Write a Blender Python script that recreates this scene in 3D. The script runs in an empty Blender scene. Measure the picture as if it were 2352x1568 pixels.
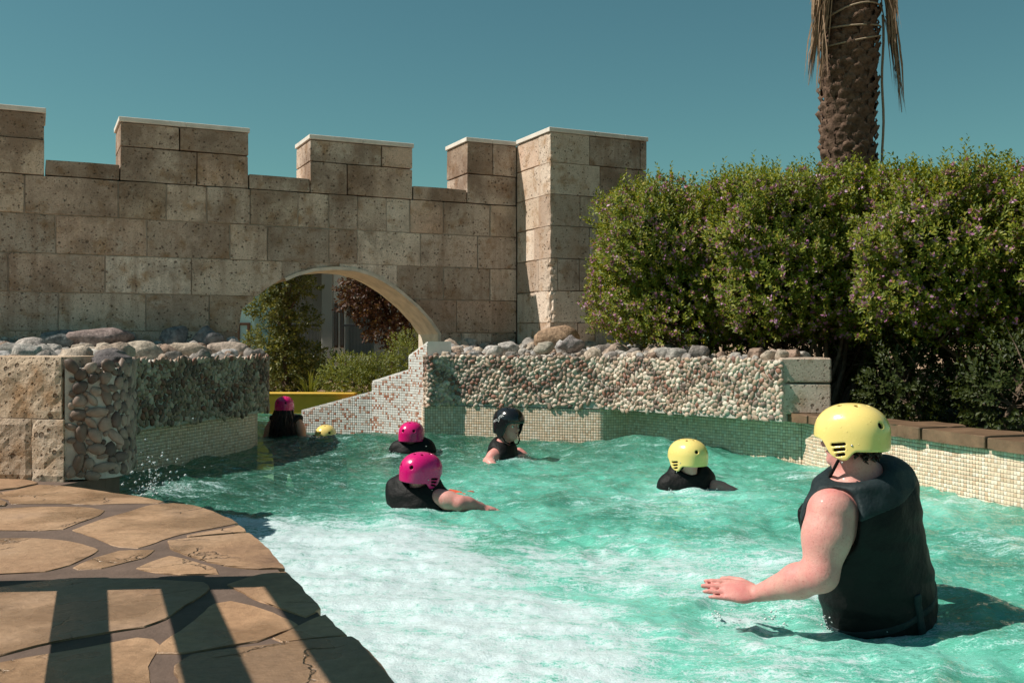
import bpy, bmesh, math, random
import numpy as np
from mathutils import Vector, Matrix, geometry

random.seed(7); rng = np.random.default_rng(7)
R = math.radians
scene = bpy.context.scene
COL = scene.collection

# ------------------------------------------------------------ camera, sky, sun, exposure
cam_d = bpy.data.cameras.new('camera'); cam = bpy.data.objects.new('camera', cam_d); COL.objects.link(cam)
cam_d.lens = 35.0; cam_d.sensor_width = 36.0; cam_d.clip_start = 0.05; cam_d.clip_end = 2000
cam.location = (0, 0, 1.0); cam.rotation_euler = (R(90), 0, 0)
scene.camera = cam

SUN_EL = R(50.7)
SUN = Vector((-0.996 * math.cos(SUN_EL), -0.087 * math.cos(SUN_EL), math.sin(SUN_EL)))
world = bpy.data.worlds.new('World'); scene.world = world; world.use_nodes = True
wn, wl = world.node_tree.nodes, world.node_tree.links
wn.clear()
w_out = wn.new('ShaderNodeOutputWorld'); w_bg = wn.new('ShaderNodeBackground'); w_sky = wn.new('ShaderNodeTexSky')
w_sky.sky_type = 'NISHITA'; w_sky.sun_disc = False; w_sky.sun_elevation = SUN_EL; w_sky.sun_rotation = R(265)
w_sky.air_density = 1.0; w_sky.dust_density = 0.3; w_sky.ozone_density = 1.0
w_mix = wn.new('ShaderNodeMix'); w_mix.data_type = 'RGBA'; w_mix.blend_type = 'MULTIPLY'; w_mix.inputs[0].default_value = 1.0
w_mix.inputs[7].default_value = (0.51, 0.83, 0.64, 1)
wl.new(w_sky.outputs[0], w_mix.inputs[6]); wl.new(w_mix.outputs[2], w_bg.inputs[0]); wl.new(w_bg.outputs[0], w_out.inputs[0])
w_bg.inputs[1].default_value = 0.077

sun_d = bpy.data.lights.new('sun', 'SUN'); sun_o = bpy.data.objects.new('sun', sun_d); COL.objects.link(sun_o)
sun_d.energy = 4.6; sun_d.angle = R(0.55); sun_d.color = (1.0, 0.93, 0.83)
sun_o.rotation_euler = (-SUN).to_track_quat('-Z', 'Y').to_euler(); sun_o.location = (-20, -5, 30)

vs = scene.view_settings
vs.view_transform = 'Standard'; vs.look = 'None'; vs.gamma = 1.0; vs.exposure = 0.28
scene.cycles.use_denoising = True
scene.cycles.max_bounces = 8; scene.cycles.transparent_max_bounces = 12
scene.cycles.caustics_reflective = False; scene.cycles.caustics_refractive = False

# ------------------------------------------------------------ helpers
EYE = 1.0; FPX = 2287.0
def ray(px, d):                      # plan position of image column px at depth d
    return ((px - 1176) / FPX * d, d)
def npz(seed):
    g = np.random.default_rng(seed); p = g.permutation(256); a = g.random(256) * 2 * np.pi
    return np.concatenate([p, p]), np.cos(a), np.sin(a)
_nt = {}
def pn(x, y, seed=0):                # gradient noise, about -0.7..0.7
    if seed not in _nt: _nt[seed] = npz(seed)
    p, gx, gy = _nt[seed]
    xi = np.floor(x).astype(int); yi = np.floor(y).astype(int); xf = x - xi; yf = y - yi
    u = xf ** 3 * (xf * (xf * 6 - 15) + 10); v = yf ** 3 * (yf * (yf * 6 - 15) + 10)
    def g(i, j):
        h = p[p[(xi + i) & 255] + ((yi + j) & 255)]
        return gx[h] * (xf - i) + gy[h] * (yf - j)
    a = g(0, 0); b = g(1, 0); c = g(0, 1); d = g(1, 1)
    return (a + u * (b - a)) + v * ((c + u * (d - c)) - (a + u * (b - a)))
def sstep(a, b, x):
    t = np.clip((x - a) / (b - a), 0, 1); return t * t * (3 - 2 * t)

def tag(o, label=None, cat=None, group=None, kind=None):
    if label: o['label'] = label
    if cat: o['category'] = cat
    if group: o['group'] = group
    if kind: o['kind'] = kind
    return o
def world_of(o):
    if o.parent is None: return o.matrix_basis.copy()
    return world_of(o.parent) @ o.matrix_parent_inverse @ o.matrix_basis
def thing(name, label, cat, loc=(0, 0, 0), group=None):
    o = bpy.data.objects.new(name, None); o.empty_display_size = 0.1; o.location = loc
    COL.objects.link(o); return tag(o, label, cat, group, 'thing')
def link(o, parent=None):
    COL.objects.link(o)
    if parent is not None:
        o.parent = parent; o.matrix_parent_inverse = world_of(parent).inverted()
    return o
def np_mesh(name, V, F, mat=None, smooth=False, col=None):
    """V (N,3); F (M,k) int array, or list of such arrays"""
    me = bpy.data.meshes.new(name)
    Fs = F if isinstance(F, list) and isinstance(F[0], np.ndarray) else [F]
    Fs = [np.asarray(f, dtype=np.int32) for f in Fs if len(f)]
    V = np.asarray(V, dtype=np.float32)
    me.vertices.add(len(V)); me.vertices.foreach_set('co', V.ravel())
    nl = sum(f.size for f in Fs); npoly = sum(len(f) for f in Fs)
    me.loops.add(nl); me.polygons.add(npoly)
    me.loops.foreach_set('vertex_index', np.concatenate([f.ravel() for f in Fs]))
    st = []; o = 0
    for f in Fs:
        st.append(o + np.arange(len(f)) * f.shape[1]); o += f.size
    me.polygons.foreach_set('loop_start', np.concatenate(st).astype(np.int32))
    if smooth: me.polygons.foreach_set('use_smooth', np.ones(npoly, dtype=bool))
    me.update(calc_edges=True)
    if col is not None:
        c = np.ones((len(V), 4), dtype=np.float32); c[:, :3] = col
        at = me.color_attributes.new('Col', 'FLOAT_COLOR', 'POINT'); at.data.foreach_set('color', c.ravel())
    if mat: me.materials.append(mat)
    return me
def obj(name, me, parent=None, kind=None):
    o = bpy.data.objects.new(name, me); link(o, parent)
    if kind: o['kind'] = kind
    return o
def bm_obj(name, bm, mat, parent=None, smooth=False, kind=None):
    me = bpy.data.meshes.new(name); bm.normal_update(); bm.to_mesh(me); bm.free(); me.materials.append(mat)
    if smooth:
        for p in me.polygons: p.use_smooth = True
    return obj(name, me, parent, kind)
def prism(bm, pts, z0, z1, bevel=0.0, frame=None):
    """extrude a plan polygon (list of 2D, ccw) between z0 and z1; frame maps (u,v,w)->world"""
    f = frame or (lambda u, v, w: (u, v, w))
    lo = [bm.verts.new(f(x, y, z0)) for x, y in pts]; hi = [bm.verts.new(f(x, y, z1)) for x, y in pts]
    n = len(pts); fs = [bm.faces.new(hi), bm.faces.new(lo[::-1])]
    for i in range(n): fs.append(bm.faces.new((lo[i], lo[(i + 1) % n], hi[(i + 1) % n], hi[i])))
    if bevel > 0:
        bmesh.ops.bevel(bm, geom=list({e for ff in fs for e in ff.edges}), offset=bevel, segments=1, affect='EDGES', profile=0.5, clamp_overlap=True)
    return fs
def box(bm, c, s, rz=0.0, bevel=0.0):
    hx, hy, hz = s[0] / 2, s[1] / 2, s[2] / 2; ca, sa = math.cos(rz), math.sin(rz)
    pts = [(c[0] + ca * x - sa * y, c[1] + sa * x + ca * y) for x, y in ((-hx, -hy), (hx, -hy), (hx, hy), (-hx, hy))]
    return prism(bm, pts, c[2] - hz, c[2] + hz, bevel)
def tube(bm, pts, radii, n=6):
    rings = []
    for i, p in enumerate(pts):
        p = Vector(p); a = Vector(pts[max(i - 1, 0)]); b = Vector(pts[min(i + 1, len(pts) - 1)])
        t = (b - a).normalized(); up = Vector((0, 0, 1)) if abs(t.z) < .9 else Vector((1, 0, 0))
        s = t.cross(up).normalized(); q = s.cross(t)
        rings.append([bm.verts.new(p + (s * math.cos(2 * math.pi * k / n) + q * math.sin(2 * math.pi * k / n)) * radii[i]) for k in range(n)])
    for a, b in zip(rings, rings[1:]):
        for k in range(n): bm.faces.new((a[k], a[(k + 1) % n], b[(k + 1) % n], b[k]))
    try: bm.faces.new(rings[0]); bm.faces.new(rings[-1][::-1])
    except Exception: pass

# ------------------------------------------------------------ materials
def mat(name, base=(.5, .5, .5), rough=.8, spec=.3):
    m = bpy.data.materials.new(name); m.use_nodes = True
    b = m.node_tree.nodes['Principled BSDF']
    b.inputs['Base Color'].default_value = (*base, 1); b.inputs['Roughness'].default_value = rough
    b.inputs['Specular IOR Level'].default_value = spec
    return m, m.node_tree.nodes, m.node_tree.links, b
def N(nodes, t, **kw):
    n = nodes.new('ShaderNode' + t)
    for k, v in kw.items():
        if k.startswith('i_'):
            n.inputs[k[2:].replace('_', ' ')].default_value = v
        else: setattr(n, k, v)
    return n
def ramp(nodes, links, src, stops):
    r = nodes.new('ShaderNodeValToRGB'); e = r.color_ramp.elements
    while len(e) < len(stops): e.new(0.5)
    for el, (p, c) in zip(e, stops):
        el.position = p; el.color = (*c, 1) if len(c) == 3 else c
    links.new(src, r.inputs[0]); return r
def mixc(nodes, links, fac, a, b, mode='MIX'):
    m = nodes.new('ShaderNodeMix'); m.data_type = 'RGBA'; m.blend_type = mode
    for i, v in ((0, fac), (6, a), (7, b)):
        if isinstance(v, (int, float)): m.inputs[i].default_value = v
        elif isinstance(v, tuple): m.inputs[i].default_value = (*v, 1) if len(v) == 3 else v
        else: links.new(v, m.inputs[i])
    return m.outputs[2]
def math_(nodes, links, op, a, b=None, clamp=False):
    m = nodes.new('ShaderNodeMath'); m.operation = op; m.use_clamp = clamp
    for i, v in enumerate((a, b)):
        if v is None: continue
        if isinstance(v, (int, float)): m.inputs[i].default_value = v
        else: links.new(v, m.inputs[i])
    return m.outputs[0]
def bump(nodes, links, b, h, dist, strength=1.0, prev=None):
    n = nodes.new('ShaderNodeBump'); n.inputs['Distance'].default_value = dist; n.inputs['Strength'].default_value = strength
    links.new(h, n.inputs['Height'])
    if prev is not None: links.new(prev, n.inputs['Normal'])
    links.new(n.outputs[0], b.inputs['Normal']); return n.outputs[0]
def wpos(nodes): return nodes.new('ShaderNodeNewGeometry').outputs['Position']
def noise(nodes, links, vec, scale, detail=4, rough=.55):
    n = nodes.new('ShaderNodeTexNoise'); n.inputs['Scale'].default_value = scale
    n.inputs['Detail'].default_value = detail; n.inputs['Roughness'].default_value = rough
    links.new(vec, n.inputs['Vector']); return n.outputs['Fac']

def make_tufa(name, pale, mid, dark, pit=1.0, stain=.5, rough_amt=.004):
    m, n, l, b = mat(name, rough=.92, spec=.15)
    oi = n.new('ShaderNodeObjectInfo'); p = wpos(n)
    off = n.new('ShaderNodeVectorMath'); off.operation = 'ADD'
    comb = n.new('ShaderNodeCombineXYZ')
    for i in range(3): l.new(math_(n, l, 'MULTIPLY', oi.outputs['Random'], 37.0 + 11 * i), comb.inputs[i])
    l.new(p, off.inputs[0]); l.new(comb.outputs[0], off.inputs[1]); q = off.outputs[0]
    tone = ramp(n, l, oi.outputs['Random'], [(0, (mid[0] * .78, mid[1] * .74, mid[2] * .72)), (.2, pale), (.4, (mid[0], mid[1] * .86, mid[2] * .80)), (.55, (pale[0] * 1.08, pale[1] * 1.1, pale[2] * 1.12)), (.7, mid), (.85, (pale[0] * .95, pale[1] * .86, pale[2] * .76)), (1, pale)])
    sepz = N(n, 'SeparateXYZ'); l.new(p, sepz.inputs[0])
    big = noise(n, l, q, 2.2, 6, .6)
    c = mixc(n, l, ramp(n, l, big, [(.35, (0, 0, 0)), (.68, (1, 1, 1))]).outputs[0], tone.outputs[0], mid)
    rust = noise(n, l, q, 4.5, 5, .65)
    c = mixc(n, l, ramp(n, l, rust, [(.51, (0, 0, 0)), (.68, (.85, .85, .85))]).outputs[0], c, (.40, .235, .125))
    c = mixc(n, l, 1.0, c, ramp(n, l, math_(n, l, 'FRACT', math_(n, l, 'MULTIPLY', oi.outputs['Random'], 7.13)), [(0, (.66, .64, .62)), (.5, (.95, .95, .95)), (1, (1.22, 1.22, 1.22))]).outputs[0], 'MULTIPLY')
    fine = noise(n, l, q, 60, 5, .7)
    c = mixc(n, l, .55, c, ramp(n, l, fine, [(.3, (.45, .45, .45)), (.7, (1.15, 1.15, 1.15))]).outputs[0], 'MULTIPLY')
    # dark weathering in ragged patches
    st = math_(n, l, 'ADD', noise(n, l, p, 1.15, 7, .68), math_(n, l, 'MULTIPLY', math_(n, l, 'SUBTRACT', sepz.outputs['Z'], 2.6), .055))
    c = mixc(n, l, ramp(n, l, st, [(.47, (0, 0, 0)), (.62, (stain * 1.45,) * 3)]).outputs[0], c, dark)
    mpv = N(n, 'Mapping'); mpv.inputs['Scale'].default_value = (3.2, 3.2, .35); l.new(p, mpv.inputs['Vector'])
    c = mixc(n, l, ramp(n, l, noise(n, l, mpv.outputs[0], 1.6, 6, .65), [(.50, (0, 0, 0)), (.68, (.6,) * 3)]).outputs[0], c, (dark[0] * 1.6, dark[1] * 1.6, dark[2] * 1.6))
    eff = noise(n, l, p, 2.6, 7, .7)
    c = mixc(n, l, ramp(n, l, eff, [(.60, (0, 0, 0)), (.70, (.5,) * 3)]).outputs[0], c, (.66, .58, .50))
    # pits
    v = N(n, 'TexVoronoi', feature='F1'); v.inputs['Scale'].default_value = 19; v.inputs['Randomness'].default_value = 1
    l.new(q, v.inputs['Vector'])
    v2 = N(n, 'TexVoronoi', feature='F1'); v2.inputs['Scale'].default_value = 47; l.new(q, v2.inputs['Vector'])
    clus = noise(n, l, q, 3.3, 3)
    wn_ = N(n, 'TexWhiteNoise', noise_dimensions='3D'); l.new(v.outputs['Color'], wn_.inputs['Vector'])
    rad = math_(n, l, 'MULTIPLY', math_(n, l, 'MULTIPLY', wn_.outputs['Value'], clus), .40 * pit)
    d1 = math_(n, l, 'SUBTRACT', v.outputs['Distance'], rad)
    hole = ramp(n, l, d1, [(-.0 + .001, (1, 1, 1)), (.10, (0, 0, 0))]).outputs[0]
    wn2 = N(n, 'TexWhiteNoise', noise_dimensions='3D'); l.new(v2.outputs['Color'], wn2.inputs['Vector'])
    r2 = math_(n, l, 'MULTIPLY', math_(n, l, 'MULTIPLY', wn2.outputs['Value'], clus), .46 * pit)
    h2 = ramp(n, l, math_(n, l, 'SUBTRACT', v2.outputs['Distance'], r2), [(.001, (1, 1, 1)), (.15, (0, 0, 0))]).outputs[0]
    hs = math_(n, l, 'MAXIMUM', hole, math_(n, l, 'MULTIPLY', h2, .7), True)
    c = mixc(n, l, math_(n, l, 'MULTIPLY', hs, .72), c, (.085, .055, .038))
    l.new(c, b.inputs['Base Color'])
    hgt = math_(n, l, 'SUBTRACT', math_(n, l, 'MULTIPLY', fine, .35), hs)
    bump(n, l, b, hgt, rough_amt * 2.2, .9)
    return m
M = {}
M['tufa'] = make_tufa('tufa', (.80, .67, .56), (.62, .475, .375), (.18, .115, .08))
M['tufa_sun_tint'] = make_tufa('tufa_painted_sun', (.80, .69, .58), (.68, .54, .43), (.30, .20, .14), stain=.15)  # paler, less stained copy: sunlight painted into the tower's left and corner blocks
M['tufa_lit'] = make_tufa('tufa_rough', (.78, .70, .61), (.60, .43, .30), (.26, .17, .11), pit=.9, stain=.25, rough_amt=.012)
def simple(name, base, rough=.85, spec=.2, var=.25, scale=8, bmp=.003, bscale=40):
    m, n, l, b = mat(name, base, rough, spec); p = wpos(n)
    f = noise(n, l, p, scale, 6, .6)
    c = mixc(n, l, 1.0, base, ramp(n, l, f, [(.3, (1 - var,) * 3), (.7, (1 + var * .6,) * 3)]).outputs[0], 'MULTIPLY')
    l.new(c, b.inputs['Base Color'])
    if bmp: bump(n, l, b, noise(n, l, p, bscale, 5, .65), bmp, .8)
    return m
M['cap'] = simple('pale_coping', (.74, .67, .60), .8, .2, .2, 5, .003, 60)
M['mortar'] = simple('mortar', (.46, .37, .30), .95, .1, .3, 12, .004, 60)
M['cement'] = simple('pebble_mortar', (.55, .50, .44), .95, .1, .25, 12, .005, 50)
M['grout'] = simple('tile_grout', (.34, .24, .18), .9, .2, .15, 12, .001, 60)
M['white_grout'] = simple('pale_grout', (.80, .78, .74), .85, .2, .08, 12, .001, 60)
M['bounce_terrace'] = simple('warm_bounce_paving', (.42, .28, .18), .9, .15, .2, .8, .004, 8)  # warm tan put into the ground so it bounces warm fill light
M['plaster'] = simple('arch_plaster', (.72, .62, .51), .9, .15, .25, 6, .006, 35)
M['soil'] = simple('soil', (.075, .055, .04), .95, .1, .4, 6, .02, 20)
M['floor'] = simple('pool_floor', (.56, .66, .55), .6, .3, .15, 2, 0)
M['yellow_paint'] = simple('yellow_paint', (.66, .42, .06), .6, .3, .1, 6, .001)
M['stucco'] = simple('grey_stucco', (.36, .35, .32), .9, .15, .08, 2, .002)
M['teal_stucco'] = simple('teal_stucco', (.30, .50, .50), .9, .15, .06, 2, .002)
M['trim'] = simple('white_trim', (.72, .68, .62), .7, .2, .06, 3, .001)
M['dark_wood'] = simple('dark_wood', (.10, .055, .035), .6, .3, .3, 12, .001)
M['iron'] = simple('dark_iron', (.04, .04, .045), .5, .4, .1, 12, 0)
M['plank'] = simple('weathered_plank', (.22, .14, .09), .8, .2, .3, 15, .002)
m, n, l, b = mat('window_glass', (.05, .07, .08), .08, .6); M['glass'] = m
m, n, l, b = mat('curtain', (.30, .55, .62), .8, .2); M['curtain'] = m

def make_attr(name, rough, spec, var=.3, scale=30, bmp=.003, bscale=60, coat=0):
    m, n, l, b = mat(name, rough=rough, spec=spec); p = wpos(n)
    at = N(n, 'Attribute', attribute_name='Col'); oi = n.new('ShaderNodeObjectInfo')
    c = mixc(n, l, 1.0, at.outputs['Color'], oi.outputs['Color'], 'MULTIPLY')
    f = noise(n, l, p, scale, 5, .65)
    c = mixc(n, l, 1.0, c, ramp(n, l, f, [(.28, (1 - var,) * 3), (.72, (1 + var * .5,) * 3)]).outputs[0], 'MULTIPLY')
    l.new(c, b.inputs['Base Color'])
    if bmp: bump(n, l, b, noise(n, l, p, bscale, 5, .7), bmp, .8)
    return m
M['pebble'] = make_attr('pebble', .55, .4, .3, 40, .0015, 120)
M['rock'] = make_attr('rock', .88, .2, .65, 18, .035, 24)
M['tile'] = make_attr('glazed_tile', .22, .5, .06, 30, 0)
# ------------------------------------------------------------ instanced pieces
def ico(sub):
    bm = bmesh.new(); bmesh.ops.create_icosphere(bm, subdivisions=sub, radius=1.0)
    V = np.array([v.co[:] for v in bm.verts]); F = np.array([[v.index for v in f.verts] for f in bm.faces]); bm.free()
    return V, F
ICO1 = ico(2); ICO2 = ico(3)
def lumpy(base, amt, seed, freq=1.3, flat=0.0):
    V, F = base; V = V.copy(); g = np.random.default_rng(seed)
    d = np.zeros(len(V))
    for k in range(5):
        a = g.normal(size=3); a /= np.linalg.norm(a); d += np.sin(V @ a * freq * (1.5 + k) + g.random() * 6.28) / (1.3 + k)
    V *= (1 + amt * d)[:, None]
    for k in range(int(flat)):       # knock facets off
        a = g.normal(size=3); a /= np.linalg.norm(a); h = .62 + .25 * g.random()
        s = V @ a; o = np.clip(s - h, 0, None); V -= np.outer(o, a) * .9
    return V, F
BV = np.array([(x, y, z) for z in (-1, 1) for x, y in ((-1, -1), (1, -1), (1, 1), (-1, 1))], dtype=float)
TILE_V = np.concatenate([BV[:4], BV[4:] * [1, 1, .6], BV[4:] * [.90, .90, 1]])
TILE_F = np.array([(0, 1, 5, 4), (1, 2, 6, 5), (2, 3, 7, 6), (3, 0, 4, 7), (4, 5, 9, 8), (5, 6, 10, 9), (6, 7, 11, 10), (7, 4, 8, 11), (8, 9, 10, 11)])
PEB = [lumpy(ICO1, .16, 100 + k, 1.3, 2) for k in range(9)]
ROCK = [lumpy(ICO2, .20, 200 + k, 2.2, 9) for k in range(12)]

def scatter(part, variants, mats, cols, parent, material, limit=300, smooth=True, score=None, rest_name=None):
    """mats: list of 4x4 world Matrices; the `limit` largest in view become objects, the rest one joined part"""
    n = len(mats)
    if n == 0: return
    A = np.array([np.array(m) for m in mats]); C = np.array(cols)
    vi = np.arange(n) % len(variants)
    meshes = [np_mesh(part, V, F, material, smooth, col=(1, 1, 1)) for V, F in variants]
    if score is None:
        pos = A[:, :3, 3]; sz = np.abs(np.linalg.det(A[:, :3, :3])) ** (1 / 3)
        d = np.linalg.norm(pos - np.array([0, 0, EYE]), axis=1); px = pos[:, 0] / np.maximum(pos[:, 1], .1)
        score = sz / d * np.where((np.abs(px) < .52) & (pos[:, 1] > .5), 1, .01)
    order = np.argsort(-score); single = order[:limit]; rest = order[limit:]
    inv = world_of(parent).inverted() if parent else Matrix.Identity(4)
    for i in single:
        o = bpy.data.objects.new(part, meshes[vi[i]]); COL.objects.link(o)
        o.parent = parent; o.matrix_parent_inverse = inv
        o.matrix_basis = mats[i]; o.color = (*C[i], 1)
    if len(rest):
        Vs = []; Fs = []; Cs = []; off = 0
        for k, (V, F) in enumerate(variants):
            idx = rest[vi[rest] == k]
            if not len(idx): continue
            W = np.einsum('nij,vj->nvi', A[idx][:, :3, :3], V) + A[idx][:, None, :3, 3]
            Vs.append(W.reshape(-1, 3)); Cs.append(np.repeat(C[idx], len(V), axis=0))
            Fs.append((F[None] + (np.arange(len(idx)) * len(V))[:, None, None] + off).reshape(-1, F.shape[1])); off += len(idx) * len(V)
        me = np_mesh(part, np.concatenate(Vs), np.concatenate(Fs), material, smooth, col=np.concatenate(Cs))
        obj(rest_name or part + '_field', me, parent, 'stuff')

class Path:
    """plan polyline; the face normal points to the right of travel when side=1"""
    def __init__(s, pts, side=1, smooth=0):
        p = [Vector(q).to_2d() if len(q) > 2 else Vector(q) for q in pts]
        for _ in range(smooth):
            q = [p[0]]
            for a, b in zip(p, p[1:]): q += [a * .75 + b * .25, a * .25 + b * .75]
            p = q + [p[-1]]
        s.p = p; s.side = side; s.L = [0]
        for a, b in zip(p, p[1:]): s.L.append(s.L[-1] + (b - a).length)
        s.len = s.L[-1]
    def at(s, u):
        u = min(max(u, 0), s.len - 1e-6); i = 0
        while s.L[i + 1] < u: i += 1
        a, b = s.p[i], s.p[i + 1]; t = (b - a).normalized()
        return a + t * (u - s.L[i]), t, Vector((t.y, -t.x)) * s.side
    def nrm(s, u, w=.06):            # smoothed normal
        n = (s.at(u - w)[2] + s.at(u)[2] + s.at(u + w)[2]); return n.normalized()
def strip_wall(name, path, z0, z1, depth, material, parent, zt=None, step=.1):
    """solid wall body behind a path face"""
    us = sorted(set(list(np.arange(0, path.len, step)) + [path.len] + [q_ for q_ in path.L[1:-1]])); bm = bmesh.new(); rows = []
    for u in us:
        p, t, _ = path.at(u); n = path.nrm(u, .01); q = p - n * depth; p = p - n * .004; top = zt(u) if zt else z1
        rows.append([bm.verts.new((p.x, p.y, z0)), bm.verts.new((p.x, p.y, top)), bm.verts.new((q.x, q.y, top)), bm.verts.new((q.x, q.y, z0))])
    for a, b in zip(rows, rows[1:]):
        for k in range(4): bm.faces.new((a[k], b[k], b[(k + 1) % 4], a[(k + 1) % 4]))
    bm.faces.new(rows[0]); bm.faces.new(rows[-1][::-1])
    bmesh.ops.recalc_face_normals(bm, faces=bm.faces[:])
    return bm_obj(name, bm, material, parent)
def frame_m(p, t, n, z, sx, sy, sn, rot=0, out=0, tilt=(0, 0)):
    X = Vector((t.x, t.y, 0)); Nn = Vector((n.x, n.y, 0)); Z = Vector((0, 0, 1))
    c, s_ = math.cos(rot), math.sin(rot)
    a = X * c + Z * s_; b_ = -X * s_ + Z * c
    if tilt != (0, 0):
        Nn = (Nn + a * tilt[0] + b_ * tilt[1]).normalized(); a = (a - Nn * a.dot(Nn)).normalized(); b_ = Nn.cross(a)
    m = Matrix((( a.x * sx, b_.x * sy, Nn.x * sn, p.x + n.x * out), (a.y * sx, b_.y * sy, Nn.y * sn, p.y + n.y * out),
                (a.z * sx, b_.z * sy, Nn.z * sn, z), (0, 0, 0, 1)))
    return m
PEBC = [(.66, .57, .48), (.54, .44, .36), (.76, .68, .60), (.38, .29, .23), (.28, .22, .19), (.47, .35, .27), (.18, .13, .11), (.30, .15, .11), (.62, .56, .50)]
def tiles(path, z0, z1, pitch, parent, colf, material=None, zt=None, limit=300, u0=0, u1=None, out=.0):
    mats = []; cols = []; g = random.Random(5)
    nz = int((z1 - z0) / pitch)
    u = u0 + pitch / 2; i = 0
    while u < (u1 or path.len) - pitch / 2:
        p, t, _ = path.at(u); n = path.nrm(u, .02)
        tv = Vector((-n.y, n.x)) * path.side
        for k in range(nz):
            z = z1 - (k + .5) * pitch
            if zt and z + pitch * .5 > zt(u): continue
            h = pitch * .44
            mats.append(frame_m(p, tv, n, z, h, h, .0016, 0, out + g.uniform(-.0006, .0006), (g.gauss(0, .012), g.gauss(0, .012)))); cols.append(colf(g, i, k))
        u += pitch; i += 1
    scatter('tile', [(TILE_V, TILE_F)], mats, cols, parent, material or M['tile'], limit, False)
def pebbles(path, z0, z1, r, parent, dark=None, limit=300, u0=0, u1=None, seed=3, zb=None, pal=None, push=.0, zt=None, tone=1.0):
    """close packed pebbles set in mortar, dart throwing with shrinking sizes"""
    g = np.random.default_rng(seed); U = (u1 or path.len) - u0; H = z1 - z0
    cell = r * 1.0; grid = {}; out = []
    for scale, tries in ((1.35, 1.4), (1.1, 5), (.9, 8), (.72, 12), (.55, 10)):
        rr = r * scale; nt = int(tries * U * H / (math.pi * r * r))
        us = g.random(nt) * U; zs = z0 + g.random(nt) * H
        for a, b_ in zip(us, zs):
            ci, cj = int(a / cell), int(b_ / cell); ok = True
            for di in range(-3, 4):
                for dj in range(-3, 4):
                    for (x, y, q) in grid.get((ci + di, cj + dj), ()):
                        if (x - a) ** 2 + (y - b_) ** 2 < (.83 * (q + rr)) ** 2: ok = False; break
                    if not ok: break
                if not ok: break
            if ok:
                grid.setdefault((ci, cj), []).append((a, b_, rr)); out.append((a, b_, rr))
    mats = []; cols = []
    P = pal or PEBC
    for a, z, rr in out:
        u = a + u0
        if zb is not None and z < zb(u): continue
        if zt is not None and z > zt(u): continue
        p, t, _ = path.at(u); n = path.nrm(u)
        tv = Vector((-n.y, n.x)) * path.side
        asp = 1 + .38 * abs(g.normal()); asp = min(asp, 1.8)
        mats.append(frame_m(p, tv, n, z, rr * asp * .98, rr / asp ** .45, rr * g.uniform(.45, .7), g.random() * 6.28, rr * -.02 + push * g.random(), (g.normal() * .13, g.normal() * .13)))
        w = np.array([3, 3, 2.6, 1.7, .9, 2, .5, .7, 2.4])
        if pal is None:
            if dark is not None and dark(u, z): w = np.array([.1, .2, .05, 2.2, 2.6, 1, 2.8, 2.6, .1])
            c = np.array(P[g.choice(len(P), p=w / w.sum())])
        else: c = np.array(P[g.integers(len(P))])
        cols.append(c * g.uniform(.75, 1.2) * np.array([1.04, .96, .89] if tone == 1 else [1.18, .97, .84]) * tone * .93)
    scatter('pebble', PEB, mats, cols, parent, M['pebble'], limit)

# ------------------------------------------------------------ castle wall with the arch
A = Vector((.901, .434)); NB = Vector((-.434, .901)); W0 = Vector((-5.245, 10.2)); TH = .68
def t_of(px):
    r = (px - 1176) / FPX; return (5.245 + 10.2 * r) / (.901 - .434 * r)
ARCH = [(2.391, .3), (2.391, 1.33), (2.47, 1.40), (2.551, 1.465), (2.70, 1.60), (2.846, 1.695), (3.05, 1.79), (3.25, 1.85), (3.511, 1.88), (3.75, 1.87),
        (3.95, 1.82), (4.10, 1.754), (4.30, 1.64), (4.545, 1.447), (4.72, 1.27), (4.843, 1.10), (4.843, .3)]
AT = np.array([a for a, _ in ARCH[1:-1]]); AZ = np.array([b_ for _, b_ in ARCH[1:-1]])
def arch_z(t): return float(np.interp(t, AT, AZ)) if AT[0] < t < AT[-1] else -9
WS = 1.12                            # the wall stands this much further off than first measured, and is that much larger
def sc3(p, z): return (p.x * WS, p.y * WS, EYE + (z - EYE) * WS)
def wall_frame(t, z, w): return sc3(W0 + A * t + NB * w, z)
wall = thing('castle_wall', 'long crenellated wall of pitted tan stone blocks with an arch over the water', 'wall', (*((W0 + A * 2) * WS), .2))
GAP = .003
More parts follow.
